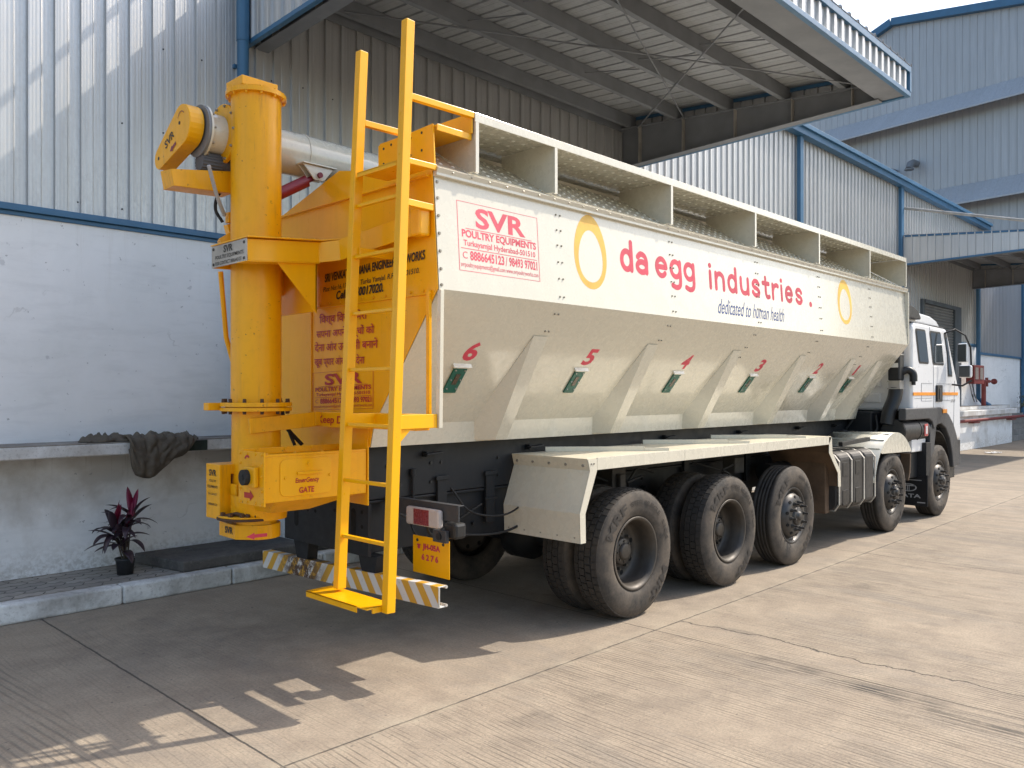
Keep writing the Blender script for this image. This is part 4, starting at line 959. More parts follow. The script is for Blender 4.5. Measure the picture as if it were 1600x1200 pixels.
for y in (4.60, 5.45): m.prism([(3.34, y-.08, .70), (3.34, y+.14, .70), (3.34, y+.07, .50), (3.34, y-.05, .50)], (.09, 0, 0))
build_each(m, "bumper_bracket", BLK, TR, .004)
m = MB()
for q in (3.95, 4.45, 4.9, 6.0, 7.3, 8.6, 9.8): m.box(q, q+.09, 4.595, 4.62, .80, 1.20); m.box(q-.02, q+.11, 4.585, 4.60, 1.17, 1.20); m.box(q-.02, q+.11, 4.585, 4.60, .98, .995)
build_each(m, "frame_bracket", BLK, TR, .003)
m = MB()
for q in (3.8, 4.9, 6.9, 8.4, 9.9, 11.0): m.beam((q, 4.56, 1.37), (q+.16, 4.56, 1.38), .05, .012); m.box(q+.02, q+.05, 4.57, 4.62, 1.35, 1.39)
build_each(m, "rope_hook", BLK, TR, .002)
m = MB(); m.cyl((3.72, 4.60, .98), (3.72, 4.60, 1.22), .012, 8); m.cyl((3.72, 4.60, 1.22), (3.72, 4.60, 1.27), .025, 12); m.build("vent_pipe", BLK, TR)
m = MB()
for X0 in (4.0,): m.add([(X0-.07, 4.6185, 1.25), (X0+.1, 4.6185, 1.25), (X0+.1, 4.6185, 1.40), (X0-.07, 4.6185, 1.40)], [(0, 1, 2, 3)])
m.build("weld_patch", BLK, SUB)
TK0 = plain("dirty_casting", (.06, .055, .05), .7, .3, .3, 30, .5)
# springs and axles under the frame
m = MB()
for q in (5.42, 6.92, 8.25, 11.12, 13.05): m.cyl((q, 4.2, .52), (q, 5.98, .52), .075, 16); m.lathe([(-.2, .08), (-.12, .2), (.12, .2), (.2, .08)], (q, CY, .52), 'Y', 20) if q < 7 else None
build_each(m, "axle", BLK, TR)
m = MB()
for y in (4.50, 5.62):
    for k in range(7):
        hl = .62-.07*k
        for q in (6.17, 8.25, 11.12, 13.0): m.box(q-hl, q+hl, y-.04, y+.04, .66-k*.016, .674-k*.016)
m.build("leaf_spring", plain("spring_steel_dirty", (.05, .04, .032), .8, .2), TR)
m = MB()
for q in (5.9, 7.55): m.cyl((q, 4.42, .86), (q+.32, 4.42, .86), .09, 18); m.tube([(q+.1, 4.36, .95), (q+.0, 4.3, 1.02), (q+.3, 4.35, 1.05), (q+.5, 4.5, 1.0)], .012, 6)
m.cyl((8.7, 4.42, .9), (9.2, 4.42, .9), .11, 20); build_each(m, "air_tank", BLK, TR)
for pts, rr in (([(3.6, 4.3, .93), (3.7, 4.4, .84), (3.85, 4.5, .80), (4.1, 4.55, .86), (4.4, 4.6, .95)], .009), ([(3.52, 4.6, 1.0), (3.7, 4.55, .90), (4.0, 4.5, .78), (4.5, 4.45, .74), (5.0, 4.5, .85)], .010), ([(4.1, 4.62, 1.1), (4.2, 4.5, .92), (4.5, 4.42, .88), (4.9, 4.5, 1.0)], .008), ([(3.7, 4.62, .9), (3.66, 4.5, .82), (3.7, 4.42, .76), (3.8, 4.5, .72)], .007),
    ([(5.6, 4.5, 1.1), (5.9, 4.35, 1.0), (6.2, 4.4, 1.12), (6.6, 4.5, 1.05)], .012), ([(7.3, 4.5, 1.1), (7.6, 4.3, 1.0), (7.8, 4.35, .92), (8.0, 4.5, .9)], .012), ([(11.62, 4.25, 1.5), (11.5, 4.2, 1.3), (11.3, 4.3, 1.25), (11.1, 4.5, 1.3)], .014), ([(11.6, 4.6, 1.7), (11.5, 4.5, 1.5), (11.45, 4.6, 1.3)], .016)):
    m = MB(); m.tube(spline(pts), rr, 6); m.build("air_line", RUBB, TR)
m = MB()
for q in (4.05, 4.9, 6.2, 6.6, 7.5): m.cyl((q, 4.58, .88), (q, 4.654, .88), .03, 12); m.cyl((q+.3, 4.63, .80), (q+.3, 4.654, .80), .014, 8)
for q in (3.5, 3.62, 3.9, 4.0, 4.6, 5.2): m.cyl((q, 4.61, 1.30), (q, 4.619, 1.30), .012, 8); m.cyl((q, 4.61, 1.16), (q, 4.619, 1.16), .012, 8)
build_each(m, "frame_fitting", DRK, TR)
m = MB(); m.box(5.75, 5.95, 4.35, 4.55, .95, 1.15); m.box(7.9, 8.1, 4.35, 4.5, .95, 1.12); m.box(5.8, 5.88, 4.3, 4.36, .98, 1.1); build_each(m, "valve_block", TK0, TR, .01)
# ---- rear underrun bar
m = MB(); a = Vector((3.33, 3.865, .54)); b_ = Vector((3.33, 6.03, .475))
m.beam(a, b_, .006, .135); m.beam(a+Vector((.035, 0, .064)), b_+Vector((.035, 0, .064)), .07, .006); m.beam(a+Vector((.035, 0, -.064)), b_+Vector((.035, 0, -.064)), .07, .006)
m.build("underrun_bar", CHEV, TR, .001)
m = MB(); m.box(3.325, 3.336, 3.861, 3.866, .475, .605); m.cyl((3.392, 3.862, .598), (3.392, 4.5, .579), .010, 10); m.cyl((3.392, 3.862, .482), (3.392, 4.5, .463), .010, 10); m.build("bar_end", STEELW, TR)
# ---- tail lamps and number plate
TLR = plain("tail_lamp_red", (.22, .03, .035), .25, 0, .3, 60); TLC = plain("tail_lamp_clear", (.50, .46, .44), .2, 0, .3, 60)
for f, s_ in ((lambda y: y, 1), (far, -1)):
    m = MB(); ya, yb = sorted((f(3.86), f(4.62))); m.box(3.49, 3.50, ya, yb, .99, 1.09); m.box(3.49, 3.54, ya, yb, 1.09, 1.096); m.build("lamp_bar", GRY, TR, .002)
    m = MB(); ya, yb = sorted((f(4.0), f(4.345))); m.box(3.445, 3.489, ya, yb, .935, 1.058); TL = m.build("tail_lamp", TLC, TR, .018)
    m = MB(); m.box(3.442, 3.447, ya+.1, yb-.09, .945, 1.048); m.build("red_lens", TLR, TL, .002)
    m = MB(); ya, yb = sorted((f(3.86), f(4.06))); m.box(3.50, 3.60, ya+.04, yb-.04, .87, .975); m.build("lamp_bracket", DRK, TR, .02)
    m = MB(); ya, yb = sorted((f(3.96), f(4.09))); m.box(3.47, 3.50, ya, yb, .845, .925); m.build("marker_socket", GRY, TR, .004)
    m = MB(); m.cyl((3.462, (ya+yb)/2, .885), (3.47, (ya+yb)/2, .885), .024, 16); m.build("marker_lens", DRK, TR)
m = MB(); m.box(3.598, 3.602, 4.07, 4.45, .575, .83); NP = m.build("number_plate", YEL, TR)
m = MB(); write(m, "JH-05A", lambda u, v: Vector((3.5955, 4.345-.185*u, .732+.052*v)), .05); write(m, "6 2 7 6", lambda u, v: Vector((3.5955, 4.355-.175*u, .668+.045*v)), .045)
m.cyl((3.5955, 4.385, .755), (3.5965, 4.385, .755), .014, 10); m.quad((3.5955, 4.405, .765), (3.5955, 4.365, .765), (3.5955, 4.365, .775), (3.5955, 4.405, .775)); m.build("lettering", REDP, NP, recalc=False)
m = MB(); m.bolt((3.598, 4.40, .80), (-1, 0, 0), .012, .006); m.bolt((3.598, 4.13, .80), (-1, 0, 0), .012, .006); m.build("plate_screw", HUBM, NP)
# ---- long mudguard over the rear axles
def mudguard(f, near):
    ya, yb = sorted((f(3.82), f(4.60)))
    m = MB(); m.box(4.74, 9.10, ya, yb, 1.315, 1.325); G = m.build("mudguard", CRMD, TR, .002)
    ye = f(3.815); yi = f(3.835)
    for q0, q1 in ((4.853, 6.06), (6.063, 7.55), (7.553, 9.028)):
        m = MB(); a, b_ = sorted((f(3.812), f(3.82))); m.box(q0, q1, a, b_, 1.235, 1.328); m.build("edge_strip", CRM, G, .002)
    # rear flap
    pr = [(4.74, 1.318), (4.765, 1.235), (4.645, .925), (4.655, .705)]
    m = MB()
    for (x0, z0), (x1, z1) in zip(pr, pr[1:]): m.prism([(x0, ya, z0), (x1, ya, z1), (x1+.006, ya, z1), (x0+.006, ya, z0)], (0, yb-ya, 0))
    m.build("rear_flap", CRM, G, .0)
    m = MB(); out = pr+[(4.715, .705), (4.71, .92), (4.85, 1.235), (4.85, 1.318)]
    m.prism([(x, f(3.812), z) for x, z in out], (0, (f(3.818)-f(3.812)), 0)); m.build("flap_flange", CRM, G)
    m = MB()
    for k in range(5): m.bolt((4.738+.015, ya+.05+k*(yb-ya-.1)/4, 1.27), (-1, 0, .3), .012, .009); m.cyl((4.653, ya+.05+k*(yb-ya-.1)/4, .745), (4.655, ya+.05+k*(yb-ya-.1)/4, .745), .009, 8)
    for q in (4.78, 4.81): m.bolt((q, f(3.812), 1.285), (0, -1 if near else 1, 0), .008, .006)
    m.build("flap_bolt", bpy.data.materials["zinc_bolt"], G)
    # front flap
    pf = [(9.10, 1.318), (9.12, 1.14), (9.34, .92), (9.35, .74)]
    m = MB()
    for (x0, z0), (x1, z1) in zip(pf, pf[1:]): m.prism([(x0, ya+.008, z0), (x1, ya+.008, z1), (x1-.006, ya+.008, z1), (x0-.006, ya+.008, z0)], (0, yb-ya-.008, 0))
    m.build("front_flap", MUDU, G)
    m = MB(); m.prism([(x, f(3.812), z) for x, z in pf+[(9.28, .74), (9.27, .90), (9.03, 1.14), (9.03, 1.235)]], (0, (f(3.818)-f(3.812)), 0)); m.build("flap_flange", CRM, G)
    # battens
    for x0 in (5.1, 6.5, 7.75):
        m = MB(); m.beam((x0, f(4.56), 1.345), (x0+.62, f(4.0), 1.345), .035, .04) if near else m.beam((x0, f(4.56), 1.345), (x0+.62, f(4.0), 1.345), .035, .04)
        m.beam((x0+.62, f(4.0), 1.340), (x0+.80, f(3.87), 1.335), .035, .025); m.build("top_batten", CRM, G, .002)
    m = MB()
    for q in (5.0, 6.1, 7.5, 8.9):
        a, b_ = sorted((f(4.60), f(4.64))); m.box(q, q+.05, a, b_, 1.18, 1.314); a, b_ = sorted((f(3.9), f(4.6))); m.box(q, q+.05, a, b_, 1.28, 1.314)
    m.build("support_arm", BLK, G)
mudguard(lambda y: y, True); mudguard(far, False)
# ---- fuel tank
TK = plain("dusty_tank_black", (.035, .033, .032), .55, .1, .15, 18, .5)
m = MB(); n = []
for (cz, cy, a0) in ((1.03, 4.0, 90), (.53, 4.0, 180)):
    for k in range(6): a = R(a0+k*18); n.append((cy+.13*math.cos(a), cz+.09*math.sin(a)))
n += [(4.55, .44), (4.55, 1.12)]
m.prism([(9.36, y, z) for y, z in n], (1.14, 0, 0)); FT = m.build("fuel_tank", TK, TR, .012)
for x0, x1 in ((9.42, 9.70), (9.80, 10.08), (10.18, 10.44)):
    m = MB(); m.prism([(x0, y-(.022 if y < 4.4 else 0), z*1+(.0)) for y, z in n], (x1-x0, 0, 0)); m.build("tank_bulge", TK, FT, .018)
m = MB()
for q in (9.38, 9.74, 10.12, 10.47): m.prism([(q, 4.5, 1.13), (q, 3.99, 1.13), (q, 3.90, 1.09), (q, 3.845, 1.02), (q, 3.845, .52), (q, 3.90, .44), (q, 4.5, .425), (q, 4.5, .43), (q, 3.905, .45), (q, 3.855, .53), (q, 3.855, 1.01), (q, 3.905, 1.08), (q, 3.99, 1.122), (q, 4.5, 1.122)], (.035, 0, 0))
m.build("tank_strap", STEELW, FT)
m = MB()
for x0 in (9.56, 9.94): m.box(x0-.07, x0+.07, 3.843, 3.849, .50, .68); m.box(x0-.07, x0+.07, 3.843, 3.849, .84, 1.0)
m.build("tank_recess", DRK, FT, .012)
m = MB(); m.cyl((9.6, 4.15, 1.13), (9.6, 4.15, 1.17), .06, 20); m.build("filler_cap", DRK, FT)
m = MB(); m.tube([(9.3, 4.3, .5), (9.15, 4.2, .42), (9.02, 4.1, .30)], .03, 8); m.build("exhaust_tail", STEELW, TR)
m = MB(); m.box(9.25, 9.36, 3.95, 4.6, .42, 1.12); m.build("battery_box", MUDU, TR, .01)
# ---- round fender over the second axle
def fender4(f, near):
    m = MB(); c = (11.20, .53); rad = .76; n_ = 22; y0, y1 = f(3.84), f(4.62); vs = []
    ang = [R(168-128*k/n_) for k in range(n_+1)]
    for k, a in enumerate(ang):
        for yy in (y0, y1): vs.append((c[0]+rad*math.cos(a), yy, c[1]+rad*math.sin(a)))
    m.add(vs, [(2*k, 2*k+1, 2*k+3, 2*k+2) for k in range(n_)], True)
    F = m.build("wheel_fender", CRM, TR, recalc=False, solid=.008)
    m = MB(); lip = [(c[0]+(rad-.002)*math.cos(R(a)), f(3.838), c[1]+(rad-.002)*math.sin(R(a))) for a in range(136, 39, -6)]
    m.prism(lip+[(c[0]+.585, f(3.838), 1.015), (c[0]-.50, f(3.838), 1.04)], (0, .006, 0)); m.build("fender_side", CRM, F)
    m = MB()
    for a in (160, 146, 132, 118, 104):
        p = (c[0]+(rad+.004)*math.cos(R(a)), c[1]+(rad+.004)*math.sin(R(a))); m.beam((p[0], f(3.86), p[1]), (p[0], f(4.6), p[1]), .02, .02)
    m.build("fender_ridge", CRM, F, .004)
    m = MB(); m.prism([(11.80, f(3.86), .98), (11.83, f(3.86), .98), (11.80, f(3.86), .72), (11.74, f(3.86), .62), (11.72, f(3.86), .62), (11.77, f(3.86), .72)], (0, f(4.6)-f(3.86), 0)); m.build("fender_tail", MUDU, F)
    m = MB(); m.beam((9.75, f(3.98), 1.20), (10.62, f(3.98), 1.225), .05, .05); m.build("side_rail", DRK, F, .003)
fender4(lambda y: y, True); fender4(far, False)

# ---- wheels
def wtext(mb, sx_, a0, a1, r0, r1):
    vs, fs = glyphs(sx_, .03, 0)
    out = []
    for u, v in vs:
        a = R(a0+(a1-a0)*u); r_ = r0+(r1-r0)*v; h = .0-.003 if r_ < .44 else -.003+.006*(r_-.44)/.01*.3
        out.append((r_*math.sin(a), h, r_*math.cos(a)))
    mb.add(out, fs)
TXR = plain("raised_rubber_letters", (.035, .03, .026), .8)
def make_tyre(drive):
    m = MB(); rb = .508 if drive else .519
    pr = [(.05, .286), (.03, .298), (.012, .325), (.004, .36), (0, .40), (.004, .44), (.013, .475), (.028, .500), (.036, rb-.002)]
    if drive: mid = [(.046, rb), (.234, rb)]
    else:
        mid = []
        for k, g_ in enumerate((.085, .122, .158, .195)): mid += [(g_-.005, rb), (g_-.004, rb-.012), (g_+.004, rb-.012), (g_+.005, rb)]
        mid = [(.05, rb)]+mid+[(.23, rb)]
    pr = pr+mid+[(.28-h, r_) for h, r_ in reversed(pr)]
    m.lathe(pr, (0, 0, 0), 'Y', 72)
    # moulded rings on the sidewall
    if drive:
        N = 52
        for ci, (y0, y1) in enumerate(((.030, .078), (.086, .136), (.144, .194), (.202, .250))):
            for k in range(N):
                a0 = 2*math.pi*(k+(.5 if ci % 2 else 0))/N; a1 = a0+2*math.pi/N*.86; vs = []
                for r_ in (.503, .523):
                    rs = r_-.004 if (ci in (0, 3)) else r_
                    for a, y in ((a0, y0), (a1, y0), (a1, y1), (a0, y1)):
                        e = rs-(.010 if (ci == 0 and y == y0) or (ci == 3 and y == y1) else 0); vs.append((e*math.cos(a), y, e*math.sin(a)))
                m.add(vs, [(0,3,2,1),(4,5,6,7),(0,1,5,4),(1,2,6,5),(2,3,7,6),(3,0,4,7)])
    return m
def make_wheel(drive):
    m = MB()
    if drive:
        m.lathe([(.06, .262), (.022, .276), (.018, .292), (.022, .298), (.032, .296), (.036, .280), (.075, .262), (.15, .250), (.20, .245), (.215, .22), (.212, .17), (.20, .145), (.20, 0.001)], (0, 0, 0), 'Y', 56)
        rim = m.build("wheel", RIMM, TR)
        h = MB(); h.lathe([(.20, .115), (.155, .11), (.145, .10), (.145, .001)], (0, 0, 0), 'Y', 32)
        h.lathe([(.15, .07), (.125, .066), (.12, .05), (.12, .001)], (0, 0, 0), 'Y', 24)
        for k in range(8): a = k*math.pi/4; h.bolt((.085*math.cos(a), .145, .085*math.sin(a)), (0, -1, 0), .009, .01)
        for k in range(10): a = k*math.pi/5+.2; h.bolt((.145*math.cos(a), .20, .145*math.sin(a)), (0, -1, 0), .014, .035)
        h.build("hub", RIMM, rim)
        h = MB()
        for k in range(8): a = k*math.pi/4+.3; h.cyl((.198*math.cos(a), .2125, .198*math.sin(a)), (.198*math.cos(a), .2155, .198*math.sin(a)), .022, 12)
        h.build("vent_hole", bpy.data.materials["void_black"], rim)
    else:
        m.lathe([(.06, .262), (.03, .276), (.026, .292), (.030, .298), (.04, .296), (.044, .280), (.075, .262), (.085, .25), (.05, .238), (.012, .215), (-.012, .18), (-.012, .10), (0, .09)], (0, 0, 0), 'Y', 56)
        rim = m.build("wheel", HUBM, TR)
        h = MB(); h.lathe([(0, .098), (-.03, .094), (-.035, .085), (-.035, .05), (-.055, .045), (-.06, .035), (-.06, .001)], (0, 0, 0), 'Y', 28)
        for k in range(10):
            a = k*math.pi/5+.1; c_ = (.1425*math.cos(a), .1425*math.sin(a)); h.cyl((c_[0], -.01, c_[1]), (c_[0], -.018, c_[1]), .024, 12); h.bolt((c_[0], -.018, c_[1]), (0, -1, 0), .019, .022); h.cyl((c_[0], -.04, c_[1]), (c_[0], -.075, c_[1]), .011, 8)
        h.build("hub", HUBM, rim)
        h = MB()
        for k in range(10): a = k*math.pi/5+.4; n_ = Vector((math.cos(a)*.45, -1, math.sin(a)*.45)).normalized(); c_ = Vector((.200*math.cos(a), .0, .200*math.sin(a))); h.cyl(c_-n_*.01, c_+n_*.0035, .018, 12)
        h.build("vent_hole", bpy.data.materials["void_black"], rim)
    ty = make_tyre(drive).build("tyre", TYR, rim)
    t_ = MB(); wtext(t_, "MRF", -68, -22, .375, .455) ; wtext(t_, "MRF", 112, 158, .375, .455)
    if drive: wtext(t_, "STEEL MUSCLE", -14, 46, .395, .435); wtext(t_, "S3C4", 55, 80, .395, .43)
    else: wtext(t_, "STEEL MUSCLE", 10, 70, .395, .43)
    t_.build("moulded_lettering", TXR, rim, recalc=False)
    return rim
def place(o, x, y, flip, rot):
    for c in [o]+list(o.children):
        c.rotation_euler = (0, 0, 0)
    o.matrix_parent_inverse = Matrix.Translation(-TR.location)
    o.rotation_euler = (0, R(rot), R(180) if flip else 0); o.rotation_mode = 'XYZ'
    o.location = (x, y, .521)
wd_, ws_ = make_wheel(True), make_wheel(False)
for o in (wd_, ws_):
    for c in o.children: c.matrix_parent_inverse = Matrix.Identity(4)
first = {0: wd_, 1: ws_}; used = set()
def wheel(kind, x, y, flip, rot):
    src = first[kind]; o = src if kind not in used else copy_tree(src, TR); used.add(kind)
    place(o, x, y, flip, rot)
wheel(0, 5.42, 3.84, False, 0); wheel(0, 6.92, 3.84, False, 12)
wheel(1, 8.25, 3.84, False, 0); wheel(1, 11.12, 3.84, False, 25); wheel(1, 13.05, 3.84, False, 50)
for k, x in enumerate((5.42, 6.92)): wheel(0, x, 4.17, False, 30+k*20); wheel(0, x, 6.01, True, k*33); wheel(0, x, 6.34, True, k*50)
for k, x in enumerate((8.25, 11.12, 13.05)): wheel(1, x, 6.34, True, k*35)

# ---- cab
prof = [(11.60, 1.58), (14.00, 1.58), (14.05, 1.10), (14.10, 1.75), (14.02, 1.98), (13.72, 2.44), (13.44, 2.76), (13.36, 2.80), (11.75, 2.80)]
body = [(11.92, 1.56), (13.25, 1.56), (13.62, 1.30), (13.72, 1.08), (14.14, 1.08), (14.12, 1.86), (13.98, 1.96), (13.42, 2.78), (12.0, 2.80), (11.92, 2.72)]
m = MB(); m.prism([(x, 3.87, z) for x, z in body], (0, 2.44, 0)); CAB = m.build("cab_body", WHT, TR)
bv = CAB.modifiers.new("bevel", 'BEVEL'); bv.width = .05; bv.segments = 4; bv.limit_method = 'ANGLE'; bv.angle_limit = R(30)
for p in CAB.data.polygons: p.use_smooth = False
m = MB(); rf = [(11.98, 2.80), (12.06, 2.93), (12.4, 2.955), (12.85, 2.94), (13.15, 2.885), (13.36, 2.78)]
m.prism([(x, 3.93, z) for x, z in rf], (0, 2.32, 0)); RFc = m.build("cab_roof", WHT, CAB, .03)
m = MB(); m.box(11.95, 13.38, 3.90, 3.935, 2.785, 2.80); m.build("drip_rail", GRY, CAB, .003)
def flat(name, pts, y, th, mat, parent, bev=.0):
    m = MB(); m.prism([(x, y, z) for x, z in pts], (0, th, 0)); return m.build(name, mat, parent, bev)
def rr_(x0, x1, z0, z1, r_, sk=0., n_=4):
    ps = []
    for cx, cz, a0 in ((x1-r_, z1-r_, 0), (x0+r_, z1-r_, 90), (x0+r_, z0+r_, 180), (x1-r_, z0+r_, 270)):
        for k in range(n_+1): a = R(a0+90*k/n_); x = cx+r_*math.cos(a); z = cz+r_*math.sin(a); ps.append((x-sk*(z-z0), z))
    return ps
w1 = flat("side_window", rr_(12.17, 12.60, 2.225, 2.71, .05, .33), 3.866, .006, DRK, CAB); flat("pane", rr_(12.20, 12.57, 2.25, 2.685, .04, .33), 3.862, .003, GLS, w1)
w2 = flat("door_window", rr_(12.77, 13.28, 2.22, 2.71, .04, .33), 3.866, .006, DRK, CAB); flat("pane", rr_(12.80, 13.25, 2.245, 2.685, .03, .33), 3.862, .003, GLS, w2)
w3 = flat("quarter_window", [(13.47, 2.06), (13.68, 2.06), (13.68, 2.12), (13.40, 2.70), (13.27, 2.70), (13.42, 2.4)], 3.866, .006, DRK, CAB); flat("pane", [(13.50, 2.09), (13.65, 2.09), (13.42, 2.62), (13.33, 2.64), (13.45, 2.4)], 3.862, .003, GLS, w3)
m = MB()
for a, b_ in (((12.80, 1.60), (12.80, 2.2)), ((12.80, 2.2), (12.62, 2.76)), ((13.74, 1.2), (13.80, 2.0)), ((12.0, 1.74), (12.75, 1.74)), ((12.28, 1.95), (12.74, 1.95)), ((12.28, 1.70), (12.74, 1.70)), ((12.28, 1.70), (12.28, 1.95)), ((12.95, 1.95), (13.6, 1.95)), ((13.2, 1.70), (13.6, 1.70))):
    m.beam((a[0], 3.8695, a[1]), (b_[0], 3.8695, b_[1]), .004, .008, (0, 1, 0))
m.build("door_seam", plain("seam_grey", (.3, .3, .31), .6), CAB)
m = MB(); m.box(11.94, 12.89, 3.864, 3.869, 1.776, 1.82); m.box(13.15, 13.96, 3.864, 3.869, 1.776, 1.82); m.build("reflective_stripe", ORG, CAB)
m = MB(); m.box(12.90, 13.14, 3.84, 3.869, 1.68, 1.93); DH = m.build("door_handle", DRK, CAB, .02)
m = MB(); m.box(12.97, 13.07, 3.832, 3.84, 1.72, 1.88); m.build("grip", GRY, DH, .006)
m = MB(); write(m, "3718", lambda u, v: Vector((13.60+.22*u, 3.866, 1.665+.045*v)), .0, .3); m.build("model_lettering", GRY, CAB, recalc=False)
# front grille side teeth
m = MB(); m.box(14.10, 14.20, 3.95, 6.2, 1.08, 1.85)
m.build("front_grille", WHT, CAB, .03)
m = MB()
for k in range(7): m.box(14.13, 14.206, 3.945, 4.1, 1.15+k*.095, 1.20+k*.095)
m.build("grille_slot", GRY, CAB, .006)
m = MB(); m.box(13.85, 14.22, 3.90, 6.28, .78, 1.08); m.box(13.80, 14.1, 3.95, 4.4, .48, .78); m.build("front_bumper", DRK, TR, .02)
m = MB(); m.box(13.9, 14.12, 3.93, 4.4, .66, .69); m.build("step_edge", STEELW, TR)
# windscreen
m = MB(); m.prism([(14.005, 4.02, 2.02), (14.005, 6.16, 2.02), (13.475, 6.10, 2.74), (13.475, 4.08, 2.74)], (.012, 0, .012)); m.build("windscreen", GLS, CAB)
# fender and arch
def arch(y0, th, r0, r1, a0, a1, mat, name, c=(13.05, .56), par=CAB):
    m = MB(); n_ = 24; ps = [(c[0]+r1*math.cos(R(a0+(a1-a0)*k/n_)), y0, c[1]+r1*math.sin(R(a0+(a1-a0)*k/n_))) for k in range(n_+1)]
    qs = [(c[0]+r0*math.cos(R(a0+(a1-a0)*k/n_)), y0, c[1]+r0*math.sin(R(a0+(a1-a0)*k/n_))) for k in range(n_+1)]
    vs = []
    for p, q in zip(ps, qs): vs += [p, q, (q[0], q[1]+th, q[2]), (p[0], p[1]+th, p[2])]
    fs = []
    for k in range(n_):
        o_ = 4*k
        for i in range(4): fs.append((o_+i, o_+(i+1) % 4, o_+4+(i+1) % 4, o_+4+i))
    fs += [(0, 1, 2, 3), (4*n_+3, 4*n_+2, 4*n_+1, 4*n_)]
    m.add(vs, fs); return m.build(name, mat, par, .004)
m = MB(); c = (13.05, .56); top_ = [(11.60, 1.60), (13.08, 1.60)]
arc = [(c[0]+1.0*math.cos(R(a)), c[1]+1.02*math.sin(R(a))) for a in (80, 65, 50, 36, 22, 8)]
inn = [(c[0]+.64*math.cos(R(a)), c[1]+.80*math.sin(R(a))) for a in (8, 25, 45, 65, 85, 100, 115)]
poly = top_+arc+inn+[(12.70, 1.40), (12.55, 1.44), (11.60, 1.44)]
m.prism([(x, 3.85, z) for x, z in poly], (0, .10, 0)); FN = m.build("cab_fender", GRY, CAB, .015)
m = MB(); m.box(13.14, 13.34, 3.838, 3.85, 1.51, 1.57); m.build("side_indicator", ORG, FN, .008)
m = MB(); m.prism([(12.72, 3.87, 1.36), (12.95, 3.87, 1.34), (12.84, 3.87, 1.0), (12.78, 3.87, .62), (12.66, 3.87, .62), (12.66, 3.87, 1.3)], (0, .55, 0)); m.build("wheel_arch_rear", GRY, TR, .01)
arch(3.9, .6, .62, .64, 5, 150, DRK, "arch_liner", (13.05, .62), TR)
m = MB(); m.box(12.45, 12.47, 3.84, 4.30, .19, .62); MF = m.build("mudflap", DRK, TR, .002)
m = MB(); m.box(12.46, 12.66, 3.86, 4.35, .62, 1.1); m.box(12.44, 12.452, 3.835, 3.86, .19, .64); m.build("flap_carrier", BLK, TR, .004)
m = MB(); write(m, "TATA", lambda u, v: Vector((12.447, 4.27-.34*u, .305+.055*v)), .02)
n_ = 20
def ell(cx, cz, rx, rz, k): a = 2*math.pi*k/n_; return Vector((12.447, cx-rx*math.cos(a), cz+rz*math.sin(a)))
vs = []
for k in range(n_): vs += [ell(4.10, .45, .115, .058, k), ell(4.10, .45, .098, .045, k)]
m.add(vs, [(2*k, 2*k+1, (2*k+3) % (2*n_), (2*k+2) % (2*n_)) for k in range(n_)])
m.quad((12.447, 4.19, .47), (12.447, 4.01, .47), (12.447, 4.01, .487), (12.447, 4.19, .487)); m.quad((12.447, 4.118, .41), (12.447, 4.106, .41), (12.447, 4.106, .47), (12.447, 4.118, .47)); m.quad((12.447, 4.094, .41), (12.447, 4.082, .41), (12.447, 4.082, .47), (12.447, 4.094, .47))
m.quad((12.447, 4.28, .555), (12.447, 3.92, .555), (12.447, 3.92, .565), (12.447, 4.28, .565)); m.quad((12.447, 3.98, .235), (12.447, 3.87, .235), (12.447, 3.87, .25), (12.447, 3.98, .25))
m.build("emblem", plain("pale_grey_print", (.40, .40, .40), .5), MF, recalc=False)
# lower white box and black panel under the cab
m = MB(); m.box(12.05, 12.62, 3.92, 4.4, .98, 1.26); m.build("tool_box", WHT, TR, .01)
m = MB(); m.box(11.6, 12.63, 4.3, 5.88, .72, 1.55); m.box(11.62, 12.62, 3.98, 4.3, .60, .97); m.box(12.63, 13.9, 4.45, 5.7, .7, 1.555); m.build("engine_block", BLK, TR, .02)
m = MB(); m.cyl((11.62, 4.02, 1.285), (12.62, 4.02, 1.285), .165, 36); m.cyl((12.25, 4.02, 1.285), (12.27, 4.02, 1.285), .172, 36); m.cyl((12.62, 4.02, 1.285), (12.70, 4.02, 1.285), .15, 36, .12); AF = m.build("air_filter", DRK, TR)
m = MB(); m.cyl((11.60, 4.02, 1.285), (11.62, 4.02, 1.285), .16, 30); m.build("filter_cap", DRK, AF)
m = MB(); m.box(12.36, 12.50, 3.848, 3.856, 1.20, 1.37); m.build("filter_badge", plain("badge_red_white", (.55, .10, .10), .4), AF, .003)
m = MB(); m.box(12.395, 12.465, 3.842, 3.848, 1.23, 1.34); m.build("badge_centre", plain("badge_white", (.7, .7, .7), .4), AF, .003)
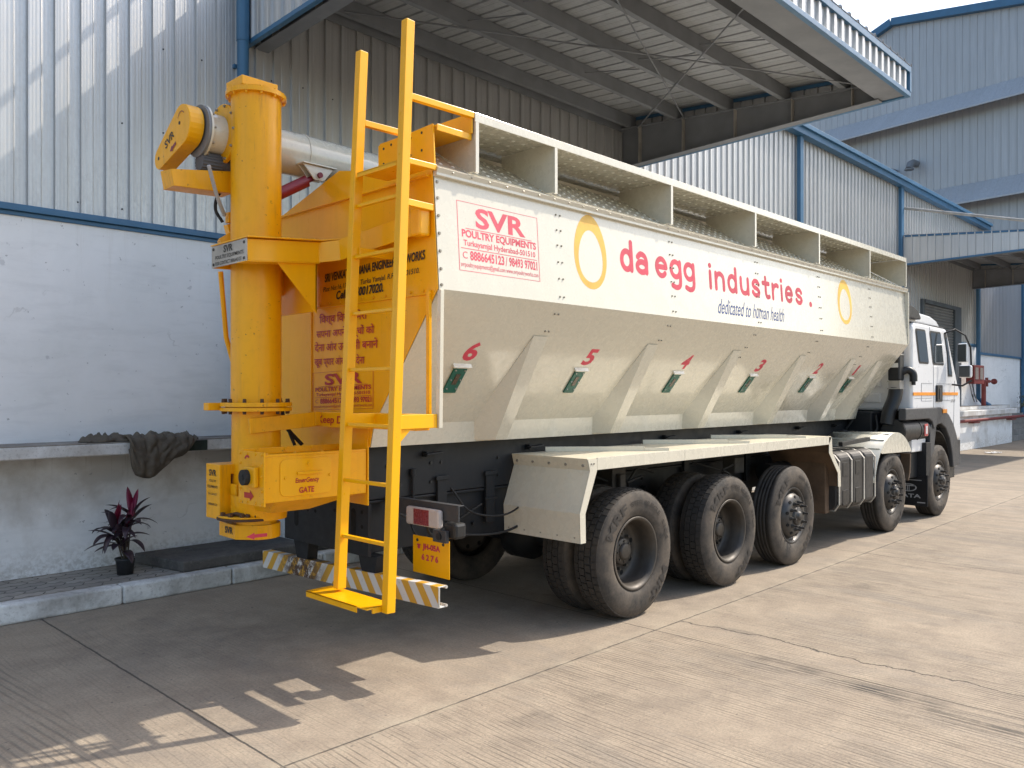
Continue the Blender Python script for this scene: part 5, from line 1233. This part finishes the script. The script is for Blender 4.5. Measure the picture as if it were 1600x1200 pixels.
# intake stack
m = MB(); m.box(11.66, 11.84, 3.95, 4.11, 1.98, 2.42); ST = m.build("intake_stack", DRK, TR, .02)
m = MB(); m.box(11.655, 11.845, 3.945, 4.115, 1.965, 1.98); m.box(11.67, 11.83, 3.955, 4.105, 1.88, 1.965); m.box(11.655, 11.845, 3.945, 4.115, 1.865, 1.88); m.box(11.655, 11.845, 3.945, 4.115, 2.33, 2.345); m.build("stack_clamp", STEELW, ST, .002)
m = MB(); m.box(11.654, 11.659, 3.97, 4.09, 2.16, 2.22); m.build("stack_label", plain("label_pale", (.6, .6, .58), .5), ST)
m = MB(); m.tube(spline([(11.75, 4.03, 1.87), (11.72, 4.04, 1.74), (11.64, 4.08, 1.56), (11.60, 4.10, 1.38)]), .092, 18); m.tube(spline([(11.82, 3.98, 2.10), (11.87, 3.92, 2.13), (11.90, 3.86, 2.08), (11.90, 3.85, 1.97)]), .05, 14); m.cyl((11.90, 3.85, 1.97), (11.90, 3.85, 1.92), .028, 10); m.build("intake_hose", DRK, ST)
m = MB(); m.box(11.58, 11.90, 4.2, 4.55, 2.98, 3.0); m.build("rear_cab_lamp_shelf", DRK, CAB) if False else None
pr_ = [(11.60, 2.84), (12.22, 2.84), (12.24, 2.87), (12.14, 2.95), (11.98, 3.0), (11.80, 3.02), (11.60, 3.02)]
m = MB(); m.prism([(x, 3.86, z) for x, z in pr_], (0, .42, 0)); AC = m.build("roof_intake", DRK, CAB, .012)
m = MB(); m.prism([(x*.985+.19, 3.852, (z-2.93)*.8+2.93) for x, z in pr_], (0, .006, 0)); m.build("intake_edge", SILV, AC) if False else None
m = MB(); m.box(11.78, 11.92, 3.95, 4.1, 2.72, 2.84); m.build("intake_post", DRK, CAB, .01)
# mirrors
m = MB(); m.tube([(13.30, 3.88, 2.70), (13.36, 3.74, 2.76), (13.58, 3.66, 2.68), (13.66, 3.61, 2.5), (13.68, 3.60, 2.1)], .014, 8); m.tube([(13.62, 3.86, 1.94), (13.66, 3.72, 1.92), (13.70, 3.60, 2.0)], .014, 8); MA = m.build("mirror_arm", DRK, TR)
MIRG = glass('dark_mirror_glass', (.03, .035, .04), .12)
def mirror(z0, z1, y0, y1, x, par):
    m = MB(); m.box(x, x+.07, y0, y1, z0, z1); a = m.build("mirror", WHT, par, .025)
    m = MB(); m.box(x-.006, x, y0+.022, y1-.008, z0+.012, z1-.012); m.build("mirror_face", MIRG, a, .01)
mirror(2.27, 2.56, 3.63, 3.78, 13.6, MA); mirror(2.04, 2.23, 3.58, 3.76, 13.6, MA)
m = MB(); m.tube([(13.30, far(3.88), 2.70), (13.56, far(3.62), 2.66), (13.68, far(3.57), 2.1)], .014, 8); MA2 = m.build("mirror_arm", DRK, TR); mirror(2.20, 2.52, far(3.70), far(3.50), 13.62, MA2)
# rear of the cab: pressed panel ribs
m = MB()
for k in range(4): m.box(11.90, 11.925, 4.3, 5.9, 1.68+k*.22, 1.80+k*.22)
m.build("rear_panel_rib", WHT, CAB, .006)
